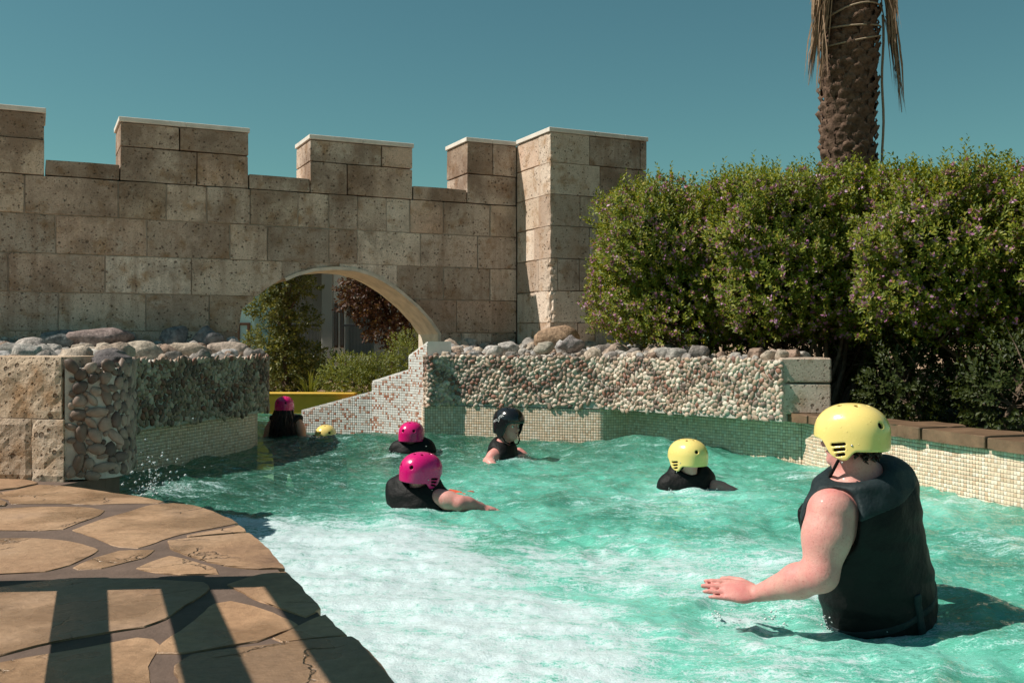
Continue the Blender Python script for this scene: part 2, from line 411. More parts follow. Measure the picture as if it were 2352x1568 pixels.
def wall_block(t0, t1, z0, z1, w0=0, w1=TH, material='tufa', name='stone_block', parent=None, frame=wall_frame, arch=True, g=random.Random(11)):
    t0 += GAP; t1 -= GAP; z0 += GAP; z1 -= GAP
    d = w0 + g.uniform(-.011, .009)
    if arch and t1 > AT[0] and t0 < AT[-1] and z0 < AZ.max() + .02:
        ts = sorted(set([t0, t1] + [t for t in np.linspace(AT[0], AT[-1], 60) if t0 < t < t1] + [x for x in (AT[0] - 1e-4, AT[-1] + 1e-4) if t0 < x < t1]))
        runs = []; cur = []
        for t in ts:
            lo = max(z0, arch_z(t))
            if lo < z1 - .012: cur.append((t, lo))
            elif cur: runs.append(cur); cur = []
        if cur: runs.append(cur)
        for c in runs:
            if len(c) < 2 or c[-1][0] - c[0][0] < .03: continue
            pts = c + [(c[-1][0], z1), (c[0][0], z1)]
            q = [pts[0]]
            for p in pts[1:]:
                if (Vector(p) - Vector(q[-1])).length > .002: q.append(p)
            bm = bmesh.new(); prism(bm, q, d, w1, 0, lambda u, v, w: frame(u, v, w))
            bmesh.ops.recalc_face_normals(bm, faces=bm.faces[:])
            bm_obj(name, bm, M[material], parent)
        return
    bm = bmesh.new()
    jj = lambda: g.uniform(0, .007)
    prism(bm, [(t0 + jj(), z0 + jj()), ((t0 + t1) / 2, z0 + jj() * .5), (t1 - jj(), z0 + jj()), (t1 - jj(), z1 - jj()), ((t0 * .4 + t1 * .6), z1 - jj() * .5), (t0 + jj(), z1 - jj())], d, w1, .0045, lambda u, v, w: frame(u, v, w))
    bmesh.ops.recalc_face_normals(bm, faces=bm.faces[:])
    bm_obj(name, bm, M[material], parent)
TL = -2.4; TR = 5.885
def course(pxs, z0, z1, start=TL, end=TR):
    ts = [start] + [t_of(x) if x > -900 else x for x in pxs] + [end]
    for a, b_ in zip(ts, ts[1:]): wall_block(a, b_, z0, z1, parent=wall)
course([-420, -180, 60, 250, 400, 547, 1012, 1100], .30, .70)
course([-340, -120, 110, 200, 400, 500, 1060, 1130], .70, 1.11)
course([-400, -160, 134, 335, 481, 1048], 1.11, 1.515)
course([-350, -190, 18, 241, 440, 647, 780, 912, 1018, 1125], 1.515, 1.92)
course([-420, -130, 128, 337, 528, 614, 755, 821, 966, 1097], 1.92, 2.325)
course([-300, -140, 56, 272, 382, 475, 574, 685, 755, 821, 888, 942, 1018, 1125], 2.325, 2.73)
def merlon(pa, pb, low, up, ztop, t0=None, t1=None, z_a=2.73, z_b=3.10):
    t0 = t_of(pa) if t0 is None else t0; t1 = t_of(pb) if t1 is None else t1
    for js, z0, z1 in ((low, z_a, z_b), (up, z_b, ztop - .055)):
        ts = [t0] + [t_of(x) for x in js] + [t1]
        for a, b_ in zip(ts, ts[1:]): wall_block(a, b_, z0, z1, parent=wall)
    n = 2; ts = np.linspace(t0 - .012, t1 + .012, n + 1)
    for a, b_ in zip(ts, ts[1:]):
        bm = bmesh.new(); prism(bm, [(a + .001, ztop - .052), (b_ - .001, ztop - .052), (b_ - .001, ztop), (a + .001, ztop)], -.014, TH + .014, .005, wall_frame)
        bmesh.ops.recalc_face_normals(bm, faces=bm.faces[:]); bm_obj('coping_slab', bm, M['cap'], wall)
merlon(-160, 103, [], [-40], 3.43)
merlon(275, 571, [453], [413], 3.415)
merlon(712, 948, [798], [877], 3.41)
merlon(1072, 1187, [], [1132], 3.553, t1=TR)
merlon(-420, -290, [], [], 3.43)
for pa, pb in ((-290, -160), (103, 275), (571, 712), (948, 1072)):
    wall_block(t_of(pa), t_of(pb), 2.73, 2.90, parent=wall)
# mortar core, kept inside the blocks, stepping round the arch
bm = bmesh.new()
core = [(TL + .03, .3), (2.391 - .03, .3), (2.391 - .03, 1.33)] + [(t, z + .03) for t, z in zip(AT[1:-1], AZ[1:-1])] + [(4.843 + .03, 1.12), (4.873, .3), (TR - .03, .3), (TR - .03, 2.72), (TL + .03, 2.72)]
prism(bm, core, .013, TH - .013, 0, wall_frame); bmesh.ops.recalc_face_normals(bm, faces=bm.faces[:])
bm_obj('mortar_core', bm, M['mortar'], wall)

# plastered lining of the arch, in curved lengths; paleness also paints in reflected light
def lining(pts):
    bm = bmesh.new(); q = []
    nrm = []
    for i, p in enumerate(pts):
        a_ = Vector(pts[max(i - 1, 0)]); c_ = Vector(pts[min(i + 1, len(pts) - 1)]); tt = (c_ - a_).normalized(); nrm.append(Vector((tt.y, -tt.x)))
    inner = [Vector(p) + n_ * .035 for p, n_ in zip(pts, nrm)]; outer = [Vector(p) - n_ * .002 for p, n_ in zip(pts, nrm)]
    prism(bm, [tuple(v) for v in outer] + [tuple(v) for v in inner[::-1]], -.012, TH + .01, 0, wall_frame); bmesh.ops.recalc_face_normals(bm, faces=bm.faces[:])
    return bm_obj('arch_lining', bm, M['plaster'], wall)
cur = [(2.391, .35)] + [(float(t), arch_z(t) if AT[0] < t < AT[-1] else float(z)) for t, z in [(AT[0], AZ[0])] + [(t, 0) for t in np.linspace(AT[0] + .02, AT[-1] - .005, 44)] + [(AT[-1], AZ[-1])]] + [(4.843, .35)]
cuts = [11, 16, 24, 32, 39, 45, 47]
for i0, i1 in zip(cuts, cuts[1:]): lining(cur[i0:i1 + 1])
# ------------------------------------------------------------ tower
TP = .915; TWID = 1.38
T0 = W0 + A * TR - NB * TP
tower = thing('stone_tower', 'square stone tower rising beside the flowering hedge, darkly stained top', 'tower', (T0.x * WS, T0.y * WS, .2))
def tower_frame(s, z, w): return sc3(T0 + A * s + NB * w, z)
def rough_block(s0, s1, z0, z1, w0, w1, amt, seed):
    """corner block with a chipped vertical arris"""
    bm = bmesh.new(); s0 += GAP; s1 -= GAP; z0 += GAP; z1 -= GAP
    nx, nz = 8, 8; g = np.random.default_rng(seed)
    def P(s, z, w):
        e = max(0, 1 - ((s - s0) + (w - w0)) / .11)
        k = float(pn(np.array([z * 14 + seed]), np.array([(s - w) * 14 + seed * 1.7]), 5)[0]) + .35
        d = amt * e * max(k, 0)
        return tower_frame(s + d, z, w + d)
    ss = [s0 + (s1 - s0) * (i / nx) ** 1.8 for i in range(nx + 1)]; ws = [w0 + (w1 - w0) * (i / nx) ** 1.8 for i in range(nx + 1)]
    zs = np.linspace(z0, z1, nz + 1)
    ring = [(s1, w1)] + [(s0, w) for w in ws[::-1]] + [(s, w0) for s in ss[1:]]
    V = [[bm.verts.new(P(s, z, w)) for s, w in ring] for z in zs]
    for a, b_ in zip(V, V[1:]):
        for k in range(len(ring)): bm.faces.new((a[k], a[(k + 1) % len(ring)], b_[(k + 1) % len(ring)], b_[k]))
    bm.faces.new(V[0]); bm.faces.new(V[-1])
    bmesh.ops.recalc_face_normals(bm, faces=bm.faces[:]); bm_obj('stone_block', bm, M['tufa_sun_tint'], tower)
TZ = [.3, .83, 1.23, 1.61, 2.0, 2.39, 2.77, 3.15, 3.51]
def s_of(px):
    r = (px - 1176) / FPX; return (r * T0.y - T0.x) / (.901 - .434 * r)
cx3 = lambda c: s_of(947.5 + c * .3662)
TJ = [[1220], [1220], [1035, 1145], [1090], [910, 1045], [1110, 1195], [1050, 1275], [1175], [1110, 1430]]
for i, (z0, z1) in enumerate(zip(TZ, TZ[1:])):
    js = [0] + [cx3(c) for c in TJ[i + 1]] + [TWID]
    if i % 2 == 0: dep = .42
    else: dep = .30
    rough_block(0, js[1], z0, z1, 0, dep, .055 if i in (1, 2, 3) else .025, i + 3)
    for a, b_ in zip(js[1:], js[2:]):
        wall_block(a, b_, z0, z1, 0, dep, parent=tower, frame=tower_frame, arch=False)
    wall_block(0, .40, z0, z1, 0, 1, material='tufa_sun_tint', parent=tower, arch=False, frame=lambda a, z, w, d=dep: tower_frame(a + .0, z, d + .004 + w * (TP - d - .008)))
    wall_block(.40, TWID, z0, z1, 0, 1, parent=tower, arch=False, frame=lambda a, z, w, d=dep: tower_frame(a, z, d + .01 + w * (TP + TH - d)))
ts = [0, .62, 1.05, TWID]
for i in range(3):
    a = -.014 if i == 0 else ts[i] + .001; b_ = TWID + .014 if i == 2 else ts[i + 1] - .001
    bm = bmesh.new(); prism(bm, [(a, 3.514), (b_, 3.514), (b_, 3.567), (a, 3.567)], -.014, TP + (TH if i else -.016), .005, tower_frame)
    bmesh.ops.recalc_face_normals(bm, faces=bm.faces[:]); bm_obj('coping_slab', bm, M['cap'], tower)
bm = bmesh.new(); prism(bm, [(.03, .3), (TWID - .03, .3), (TWID - .03, 3.5), (.03, 3.5)], .07, TP + TH - .05, 0, tower_frame)
bmesh.ops.recalc_face_normals(bm, faces=bm.faces[:]); bm_obj('mortar_core', bm, M['mortar'], tower)

# ------------------------------------------------------------ right bank: pebble wall, tiled pool side, coping
C1, D1 = (.92, 9.75), (2.22, 8.2)
rp = Path([(-1.0, 13.5), (-.95, 10.7), (-.90, 10.27), (-.78, 10.28), (-.60, 10.33), (-.2, 10.17), (.6, 9.87), C1, (1.2, 9.40), D1], 1, 1)
pebwall = thing('pebble_wall', 'sunlit low wall faced with pale pebbles below the tower and hedge', 'wall', (.6, 9.9, .33))
strip_wall('mortar_bed', rp, .34, .84, .22, M['cement'], pebwall)
zig = lambda u, z: abs(((u * 1.25) % 1.0) - .5) * .66 + .42 < z < abs(((u * 1.25) % 1.0) - .5) * .66 + .55
pebbles(rp, .325, .845, .0195, pebwall, zig, seed=3, u0=2.6, zb=lambda u: .345 + .012 * math.sin(u * 9) + .008 * math.sin(u * 23))
endp = thing('stone_pier', 'short pier of two tan blocks at the right end of the pebble wall', 'pier', (2.42, 8.3, .4))
for k, (z0, z1, dx) in enumerate(((.40, .655, 0), (.66, .868, .006))):
    bm = bmesh.new(); box(bm, (2.445, 8.40, (z0 + z1) / 2), (.40 + dx, .42 + dx, z1 - z0 - .006), R(-7), .012)
    bm_obj('stone_block', bm, M['tufa'], endp)
tp = Path([(-.97, 10.62), (-.92, 10.30), (-.78, 10.32), (-.60, 10.340), (.0, 10.108), (.5, 9.922), (.88, 9.79), (1.16, 9.90), (2.42, 8.29), (2.43, 8.05), (3.03, 5.9), (3.55, 4.1), (4.0, 2.6)], 1, 0)
poolside = thing('pool_wall', 'cream mosaic pool side below the pebbles and along the bank', 'wall', (2.3, 8.3, -.9))
strip_wall('render_coat', tp, -.95, .335, .2, M['grout'], poolside)
def cream(g, i, k):
    v = g.uniform(.86, 1.08); b_ = (.86, .66, .49) if g.random() < .6 else ((.90, .75, .61) if g.random() < .7 else (.74, .53, .37)); return tuple(c * v for c in b_)
tiles(tp, -.45, .333, .0265, poolside, cream, limit=300, out=.002)
# coping flags along the right bank
cop = Path([(2.26, 8.35), (2.30, 8.22), (3.0, 5.9), (3.52, 4.1), (3.97, 2.6)], 1, 0)
coping = thing('bank_coping', 'brown flagstone coping along the right bank in front of the hedge', 'coping', (2.6, 7.4, .33))
M['flag'] = None
def make_flag():
    m, n, l, b = mat('flagstone', rough=.6, spec=.35); p = wpos(n); oi = n.new('ShaderNodeObjectInfo')
    big = noise(n, l, p, 1.6, 6, .6)
    c = ramp(n, l, big, [(.28, (.24, .142, .085)), (.42, (.37, .225, .13)), (.55, (.43, .275, .165)), (.72, (.38, .255, .175))]).outputs[0]
    c = mixc(n, l, 1, c, ramp(n, l, oi.outputs['Random'], [(0, (.86, .86, .88)), (1, (1.12, 1.08, 1.04))]).outputs[0], 'MULTIPLY')
    fine = noise(n, l, p, 34, 8, .7)
    c = mixc(n, l, .8, c, ramp(n, l, fine, [(.3, (.7, .68, .66)), (.7, (1.2, 1.2, 1.2))]).outputs[0], 'MULTIPLY')
    st = ramp(n, l, noise(n, l, p, 2.7, 5, .6), [(.46, (0, 0, 0)), (.60, (1, 1, 1))]).outputs[0]
    wet = ramp(n, l, noise(n, l, p, 1.5, 4, .55), [(.50, (0, 0, 0)), (.57, (1, 1, 1))]).outputs[0]
    c = mixc(n, l, math_(n, l, 'MULTIPLY', wet, .35), c, (.16, .095, .055))
    l.new(c, b.inputs['Base Color'])
    l.new(math_(n, l, 'SUBTRACT', .62, math_(n, l, 'MULTIPLY', wet, .42)), b.inputs['Roughness'])
    # split layers: stepped height along warped bands, plus grain
    mp = N(n, 'Mapping'); mp.inputs['Scale'].default_value = (1, 2.2, 1); mp.inputs['Rotation'].default_value = (0, 0, .35); l.new(p, mp.inputs['Vector'])
    stp = noise(n, l, mp.outputs[0], 2.6, 5, .55)
    snap = math_(n, l, 'SNAP', stp, .055)
    cv = N(n, 'TexVoronoi', feature='DISTANCE_TO_EDGE'); cv.inputs['Scale'].default_value = 3.2
    wn3 = N(n, 'TexNoise'); wn3.inputs['Scale'].default_value = 5; wn3.inputs['Detail'].default_value = 5; l.new(p, wn3.inputs['Vector'])
    sc = n.new('ShaderNodeVectorMath'); sc.operation = 'SCALE'; sc.inputs['Scale'].default_value = .35; l.new(wn3.outputs['Color'], sc.inputs[0])
    ad = n.new('ShaderNodeVectorMath'); ad.operation = 'ADD'; l.new(p, ad.inputs[0]); l.new(sc.outputs[0], ad.inputs[1]); l.new(ad.outputs[0], cv.inputs['Vector'])
    crk = math_(n, l, 'MULTIPLY', ramp(n, l, cv.outputs['Distance'], [(.0, (1, 1, 1)), (.022, (0, 0, 0))]).outputs[0], ramp(n, l, noise(n, l, p, 3.1, 2), [(.52, (0, 0, 0)), (.60, (1, 1, 1))]).outputs[0])
    c2 = mixc(n, l, math_(n, l, 'MULTIPLY', crk, .6), c, (.09, .055, .035)); l.new(c2, b.inputs['Base Color'])
    h = math_(n, l, 'SUBTRACT', math_(n, l, 'ADD', math_(n, l, 'MULTIPLY', snap, 1.6), math_(n, l, 'MULTIPLY', fine, .22)), math_(n, l, 'MULTIPLY', crk, .25))
    bump(n, l, b, h, .03, .9)
    return m
M['flag'] = make_flag()
M['flag_wet'] = simple('wet_brown_stone', (.19, .115, .07), .45, .4, .45, 6, .006, 30)
M['flag_grout'] = simple('paving_grout', (.145, .10, .078), .85, .25, .25, 10, .004, 70)
def ragged(pts, amt, step, seed):
    out = []; n = len(pts); k = 0
    for i in range(n):
        a = Vector(pts[i]); b_ = Vector(pts[(i + 1) % n]); L = (b_ - a).length; m_ = max(1, int(L / step))
        nr = Vector(((b_ - a).y, -(b_ - a).x)).normalized() if L > 0 else Vector((0, 0))
        for j in range(m_):
            p = a.lerp(b_, j / m_)
            w = float(pn(np.array([p.x * 16 + seed]), np.array([p.y * 16]), 9)[0]) + .5 * float(pn(np.array([p.x * 41]), np.array([p.y * 41 + seed]), 9)[0])
            out.append(tuple(p + nr * w * amt))
    return out
us = [0, .38, .75, 1.28, 1.72, 2.3, 2.9, 3.6, 4.3, cop.len]
g = random.Random(4)
for a, b_ in zip(us, us[1:]):
    pts = []
    for u in np.linspace(a + .012, b_ - .012, 5):
        p, t, _ = cop.at(u); nn = cop.nrm(u, .15); pts.append(p + nn * (.008 + g.uniform(-.008, .008)))
    for u in np.linspace(b_ - .03, a + .03, 4):
        p, t, _ = cop.at(u); nn = cop.nrm(u, .15); pts.append(p - nn * (.42 + g.uniform(-.06, .05)))
    bm = bmesh.new(); prism(bm, ragged([tuple(q) for q in pts], .016, .05, a * 7), .337, .415 + g.uniform(-.014, .010), .006); bmesh.ops.recalc_face_normals(bm, faces=bm.faces[:])
    bm_obj('coping_stone', bm, M['flag_wet'], coping)
strip_wall('coping_bed', Path([cop.at(u)[0] - cop.nrm(u, .1) * .02 for u in np.linspace(.12, cop.len, 12)]), .335, .395, .40, M['flag_grout'], coping)

# ------------------------------------------------------------ mosaic slide wall under the arch
mp_ = Path([(-.885, 10.42), (-1.115, 10.72), (-1.551, 11.05), (-1.98, 11.20), (-2.40, 11.34)], -1, 0)
L2 = mp_.L
def mz(u):
    if u < L2[1]: return 1.0 - (1.0 - .85) * (u / L2[1])
    if u < L2[2]: return .70 - (.70 - .565) * (u - L2[1]) / (L2[2] - L2[1])
    return .45 - (.45 - .22) * (u - L2[2]) / (mp_.len - L2[2])
slide = thing('mosaic_wall', 'white and terracotta mosaic wall stepping down through the arch', 'wall', (-1.5, 11.6, -.5))
for a, b_ in ((0, L2[1] - .001), (L2[1], L2[2] - .001), (L2[2], mp_.len)):
    sp = Path([mp_.at(u)[0] for u in np.linspace(a, b_ - .0005, 6)], -1)
    strip_wall('render_coat', sp, -.95, 1, .30, M['white_grout'], slide, zt=lambda u, a=a: mz(min(a + u, mp_.len)))
def mos(g, i, k):
    r = g.random(); v = g.uniform(.92, 1.06)
    if r < .10: c = (.46, .20, .13)
    elif r < .22: c = (.62, .40, .31)
    elif r < .36: c = (.70, .63, .57)
    else: c = (.82, .80, .76)
    return tuple(x * v for x in c)
tiles(mp_, -.30, 1.02, .0265, slide, mos, zt=mz, limit=300, out=.003)

# ------------------------------------------------------------ left bank
lp = Path([(-3.0, 5.9), (-2.93, 6.5), (-2.80, 7.3), (-2.52, 8.5), (-2.33, 9.2), (-2.31, 9.5), (-2.46, 9.85), (-3.05, 10.9), (-3.40, 12.5)], 1, 1)
lwall = thing('pebble_wall', 'shaded curved wall faced with dark pebbles left of the arch', 'wall', (-2.7, 7.8, .33))
strip_wall('mortar_bed', lp, .34, .845, .3, M['cement'], lwall)
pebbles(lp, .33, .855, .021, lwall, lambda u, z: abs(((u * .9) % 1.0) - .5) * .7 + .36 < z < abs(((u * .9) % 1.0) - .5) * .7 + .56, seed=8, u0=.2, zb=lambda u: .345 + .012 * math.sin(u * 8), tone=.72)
ltp = Path([(p.x - lp.nrm(u).x * .10, p.y - lp.nrm(u).y * .10) for u in np.linspace(0, lp.len, 40) for p in [lp.at(u)[0]]], 1)
lside = thing('pool_wall', 'cream mosaic pool side under the dark pebble wall', 'wall', (-2.8, 7.8, -.9))
strip_wall('render_coat', ltp, -.95, .345, .18, M['grout'], lside)
tiles(ltp, -.45, .34, .0265, lside, cream, limit=300, out=.002)
# pier at the deck
pier = thing('stone_pier', 'pale sunlit pier of rough blocks with a pebbled end, standing on the flagstones', 'pier', (-2.4, 5.0, .33))
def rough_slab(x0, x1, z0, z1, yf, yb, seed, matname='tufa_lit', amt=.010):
    bm = bmesh.new(); nx = max(4, int((x1 - x0) / .03)); nz = max(4, int((z1 - z0) / .03))
    xs = np.linspace(x0, x1, nx + 1); zs = np.linspace(z0, z1, nz + 1)
    X, Z = np.meshgrid(xs, zs); D = amt * (pn(X * 9 + seed, Z * 9, 4) + .7 * pn(X * 23, Z * 23 + seed, 6))
    ex = np.minimum(X - x0, x1 - X); ez = np.minimum(Z - z0, z1 - Z); E = np.minimum(ex, ez); D += .006 * (1 - sstep(0, .02, E))
    F = [[bm.verts.new((X[j, i], yf + (-2.15 - X[j, i]) * .25 + D[j, i], Z[j, i])) for i in range(nx + 1)] for j in range(nz + 1)]
    for j in range(nz):
        for i in range(nx): bm.faces.new((F[j][i], F[j][i + 1], F[j + 1][i + 1], F[j + 1][i]))
    rim = F[0][:] + [F[j][nx] for j in range(1, nz + 1)] + F[nz][nx - 1::-1] + [F[j][0] for j in range(nz - 1, 0, -1)]
    back = [bm.verts.new((v.co.x, yb, v.co.z)) for v in rim]; k = len(rim)
    for i in range(k): bm.faces.new((rim[i], back[i], back[(i + 1) % k], rim[(i + 1) % k]))
    bm.faces.new(back); bmesh.ops.recalc_face_normals(bm, faces=bm.faces[:])
    return bm_obj('stone_block', bm, M[matname], pier)
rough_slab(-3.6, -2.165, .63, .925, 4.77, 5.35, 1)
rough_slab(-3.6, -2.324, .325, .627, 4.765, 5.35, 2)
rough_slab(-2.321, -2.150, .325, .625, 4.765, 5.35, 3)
pp = Path([(-2.150, 4.785), (-1.99, 4.83), (-1.93, 4.90), (-1.945, 5.05), (-2.05, 5.40)], 1, 1)
strip_wall('mortar_bed', pp, .335, .87, .2, M['cement'], pier, step=.03)
pebbles(pp, .35, .885, .0255, pier, None, seed=5, u0=.03, limit=300, pal=[(.29, .225, .19), (.19, .14, .115), (.35, .29, .25), (.12, .09, .08), (.24, .18, .15), (.31, .235, .20)])

# ------------------------------------------------------------ planter fills and rocks
def inpoly(x, y, P):
    c = False; n = len(P)
    for i in range(n):
        (x1, y1), (x2, y2) = P[i], P[(i + 1) % n]
        if (y1 > y) != (y2 > y) and x < (x2 - x1) * (y - y1) / (y2 - y1) + x1: c = not c
    return c
ROCKC = [(.46, .42, .38), (.38, .34, .31), (.52, .47, .42), (.30, .265, .24), (.44, .34, .27), (.55, .45, .36), (.36, .25, .19), (.50, .47, .45)]
def rock_bed(parent, poly, zf, r0, r1, count, seed, specials=(), fill=M['soil'], lim=300):
    bm = bmesh.new()
    xs = [p[0] for p in poly]; ys = [p[1] for p in poly]
    g = np.random.default_rng(seed); placed = []; mats = []; cols = []
    for (x, y, z, rx, ry, rz_, col, rot) in specials:
        placed.append((x, y, max(rx, ry))); 
        mats.append(Matrix.LocRotScale(Vector((x, y, z)), Matrix.Rotation(rot, 3, 'Z'), Vector((rx, ry, rz_)))); cols.append(np.array(col))
    for frac, tries in ((1.0, 500), (.8, 900), (.6, 1600), (.42, 3000), (.28, 3000)):
        for _ in range(tries):
            if len(mats) >= count: break
            x = g.uniform(min(xs), max(xs)); y = g.uniform(min(ys), max(ys))
            if not inpoly(x, y, poly): continue
            r = (r0 + (r1 - r0) * g.random() ** 1.6) * frac
            if not all(inpoly(x + r * .5 * q_, y - r * .55, poly) for q_ in (-.9, 0, .9)): continue
            if any((x - a) ** 2 + (y - b_) ** 2 < (.80 * (r + c)) ** 2 for a, b_, c in placed): continue
            placed.append((x, y, r))
            ax = g.uniform(.8, 1.15); q = Matrix.Rotation(g.random() * 6.28, 3, 'Z') @ Matrix.Rotation(g.normal() * .25, 3, 'X')
            mats.append(Matrix.LocRotScale(Vector((x, y, zf(x, y) + r * .40)), q, Vector((r * ax, r / ax * .92, r * g.uniform(.68, .95)))))
            c = np.array(ROCKC[g.integers(len(ROCKC))]) * g.uniform(.85, 1.2); cols.append(c)
    scatter('rock', ROCK, mats, cols, parent, M['rock'], lim)
    # mortar / soil fill
    tri = geometry.tessellate_polygon([[Vector((x, y, 0)) for x, y in poly]])
    vs = [bm.verts.new((x, y, zf(x, y))) for x, y in poly]
    for t in tri:
        try: bm.faces.new([vs[i] for i in t])
        except Exception: pass
    bmesh.ops.subdivide_edges(bm, edges=bm.edges[:], cuts=4, use_grid_fill=True)
    for v in bm.verts: v.co.z = zf(v.co.x, v.co.y)
    bmesh.ops.recalc_face_normals(bm, faces=bm.faces[:])
    bm_obj('planter_fill', bm, fill, parent)
def back_of(p, w): q = p + NB * w; return (q.x, q.y)
def wall_dist(x, y): return -(Vector((x, y)) / WS - W0).dot(NB) * WS   # >0 in front of the wall
lbed = [(-3.9, 5.2), (-2.0, 5.2), (-2.06, 5.45), (-2.98, 5.95), (-2.90, 6.6), (-2.80, 7.3), (-2.52, 8.5), (-2.36, 9.2), (-2.36, 9.5), (-2.52, 9.85), (-3.05, 10.9), (-3.42, 12.5),
        tuple((W0 + A * .2) * WS), tuple((W0 + A * -1.6) * WS), (-5.8, 7.5)]
lzf = lambda x, y: .85 + .02 * math.sin(x * 5) + 0 + .16 * math.exp(-max(wall_dist(x, y), 0) / .55)
dark = (.24, .235, .24)
rock_bed(lwall, lbed, lzf, .04, .125, 750, 21, specials=[
    (-4.72, 11.3, 1.03, .36, .28, .17, (.34, .26, .24), .4), (-5.05, 11.1, 1.02, .22, .2, .15, (.24, .25, .25), 0), (-3.62, 11.8, 1.02, .18, .16, .17, dark, .2), (-3.95, 11.7, 1.03, .16, .15, .17, dark, 1),
    (-2.9, 9.0, .90, .19, .16, .11, (.50, .40, .31), .3), (-2.75, 9.7, .9, .2, .17, .10, (.48, .38, .31), 0), (-3.1, 8.3, .9, .19, .16, .12, (.54, .45, .36), .2),
    (-2.12, 5.28, .915, .085, .08, .06, (.19, .165, .16), .5), (-2.03, 5.02, .90, .095, .085, .06, (.16, .14, .14), .1), (-3.65, 7.5, .92, .18, .16, .12, (.48, .42, .38), .4)], fill=M['cement'])
rbed = [tuple(rp.at(u_)[0] - rp.nrm(u_, .1) * .035) for u_ in np.linspace(3.25, rp.len, 26)] + [(2.26, 8.28), (2.62, 8.62), (1.9, 9.6), (1.9, 13.9),
        tuple((T0 + A * TWID) * WS), tuple(T0 * WS), tuple((W0 + A * (TR - .02)) * WS), tuple((W0 + A * 4.86) * WS), (-1.0, 12.4)]
rzf = lambda x, y: .835 + .015 * math.sin(x * 6) + .13 * math.exp(-((x - .45) ** 2 + (y - 11.0) ** 2) / .16) + .12 * math.exp(-max(wall_dist(x, y), 0) / .4)
rock_bed(pebwall, rbed, rzf, .04, .135, 700, 33, specials=[(.47, 11.0, 1.0, .25, .22, .24, (.44, .29, .19), .1), (-.05, 10.55, .93, .13, .11, .1, (.55, .50, .46), .3), (.6, 10.25, .97, .13, .11, .1, (.30, .26, .25), .2), (.33, 10.15, .93, .10, .09, .08, (.44, .38, .31), 0)], fill=M['cement'])

# ------------------------------------------------------------ deck of irregular flagstones
ZD = .33
def c8(x, y):
    ox = x * .7228 / 1.7415; oy = (1850 + y * .7228) / 1.7415
    d = FPX * (EYE - ZD) / (oy - 784); return ((ox - 1176) / FPX * d, d)
deck = tag(bpy.data.objects.new('paving', None), kind='structure'); COL.objects.link(deck); deck.location = (-1.5, 3, 0)
STONES = [
 [(-500, 60), (0, 85), (120, 90), (215, 113), (90, 140), (0, 150), (-500, 140)],
 [(210, 118), (330, 122), (480, 140), (640, 165), (800, 188), (905, 210), (880, 222), (700, 222), (520, 228), (300, 222), (60, 225), (45, 205), (0, 190), (-60, 170), (0, 160), (100, 145)],
 [(-500, 215), (-70, 190), (0, 205), (40, 222), (30, 236), (-100, 242), (-500, 250)],
 [(-500, 268), (0, 252), (200, 240), (400, 241), (520, 246), (578, 262), (560, 285), (430, 330), (350, 365), (200, 372), (0, 370), (-500, 360)],
 [(400, 368), (560, 310), (700, 270), (830, 230), (960, 220), (1060, 230), (1180, 265), (1280, 310), (1320, 330), (1260, 343), (1120, 368), (960, 403), (830, 450), (760, 468), (660, 462), (590, 440), (500, 400)],
 [(1325, 345), (1365, 380), (1200, 394), (1040, 409), (1030, 402), (1100, 388), (1200, 372)],
 [(930, 432), (1050, 417), (1200, 405), (1380, 390), (1440, 440), (1490, 490), (1550, 555), (1570, 583), (1430, 585), (1300, 575), (1150, 545), (1010, 505), (940, 470)],
 [(-500, 400), (0, 415), (200, 415), (400, 430), (555, 478), (480, 520), (380, 565), (250, 598), (0, 610), (-500, 640)],
 [(400, 575), (530, 520), (660, 482), (860, 478), (830, 500), (810, 520), (700, 545), (560, 580), (430, 588)],
 [(755, 580), (830, 547), (940, 512), (1060, 540), (1200, 585), (1215, 612), (1000, 616), (860, 606)],
 [(-500, 720), (0, 690), (330, 642), (700, 637), (1130, 660), (1170, 690), (1100, 740), (1000, 800), (920, 860), (800, 905), (560, 940), (300, 985), (0, 1060), (-500, 1140)],
 [(1265, 668), (1440, 612), (1585, 600), (1700, 720), (1780, 800), (1700, 850), (1580, 810), (1450, 765), (1340, 720)],
 [(1180, 778), (1280, 762), (1400, 790), (1560, 850), (1655, 890), (1630, 910), (1540, 935), (1430, 985), (1250, 1010), (1010, 1050), (865, 1048), (900, 990), (1000, 930), (1080, 870)],
 [(1700, 870), (1800, 830), (1860, 900), (1920, 945), (1780, 960), (1560, 985), (1510, 962), (1600, 925)],
 [(-500, 1200), (0, 1100), (200, 1060), (560, 1000), (760, 957), (850, 967), (880, 1000), (840, 1060), (820, 1120), (825, 1250), (700, 1420), (-500, 1500)],
 [(960, 1125), (1050, 1067), (1300, 1032), (1560, 1003), (1760, 978), (1950, 965), (2010, 1020), (2110, 1120), (2170, 1219), (2290, 1380), (1500, 1420), (1000, 1400), (985, 1219)],
]
EDGE = [(330, 122), (480, 140), (640, 165), (800, 188), (905, 210), (960, 220), (1060, 230), (1180, 265), (1280, 310), (1320, 330), (1365, 380), (1440, 440), (1490, 490), (1570, 583), (1700, 720), (1780, 800), (1860, 900), (1920, 945), (2010, 1020), (2110, 1120), (2170, 1219), (2290, 1380)]
EDGEW = [c8(*p) for p in EDGE] + [(-.02, 1.45), (.25, .9), (.5, .2), (.6, -1.0)]
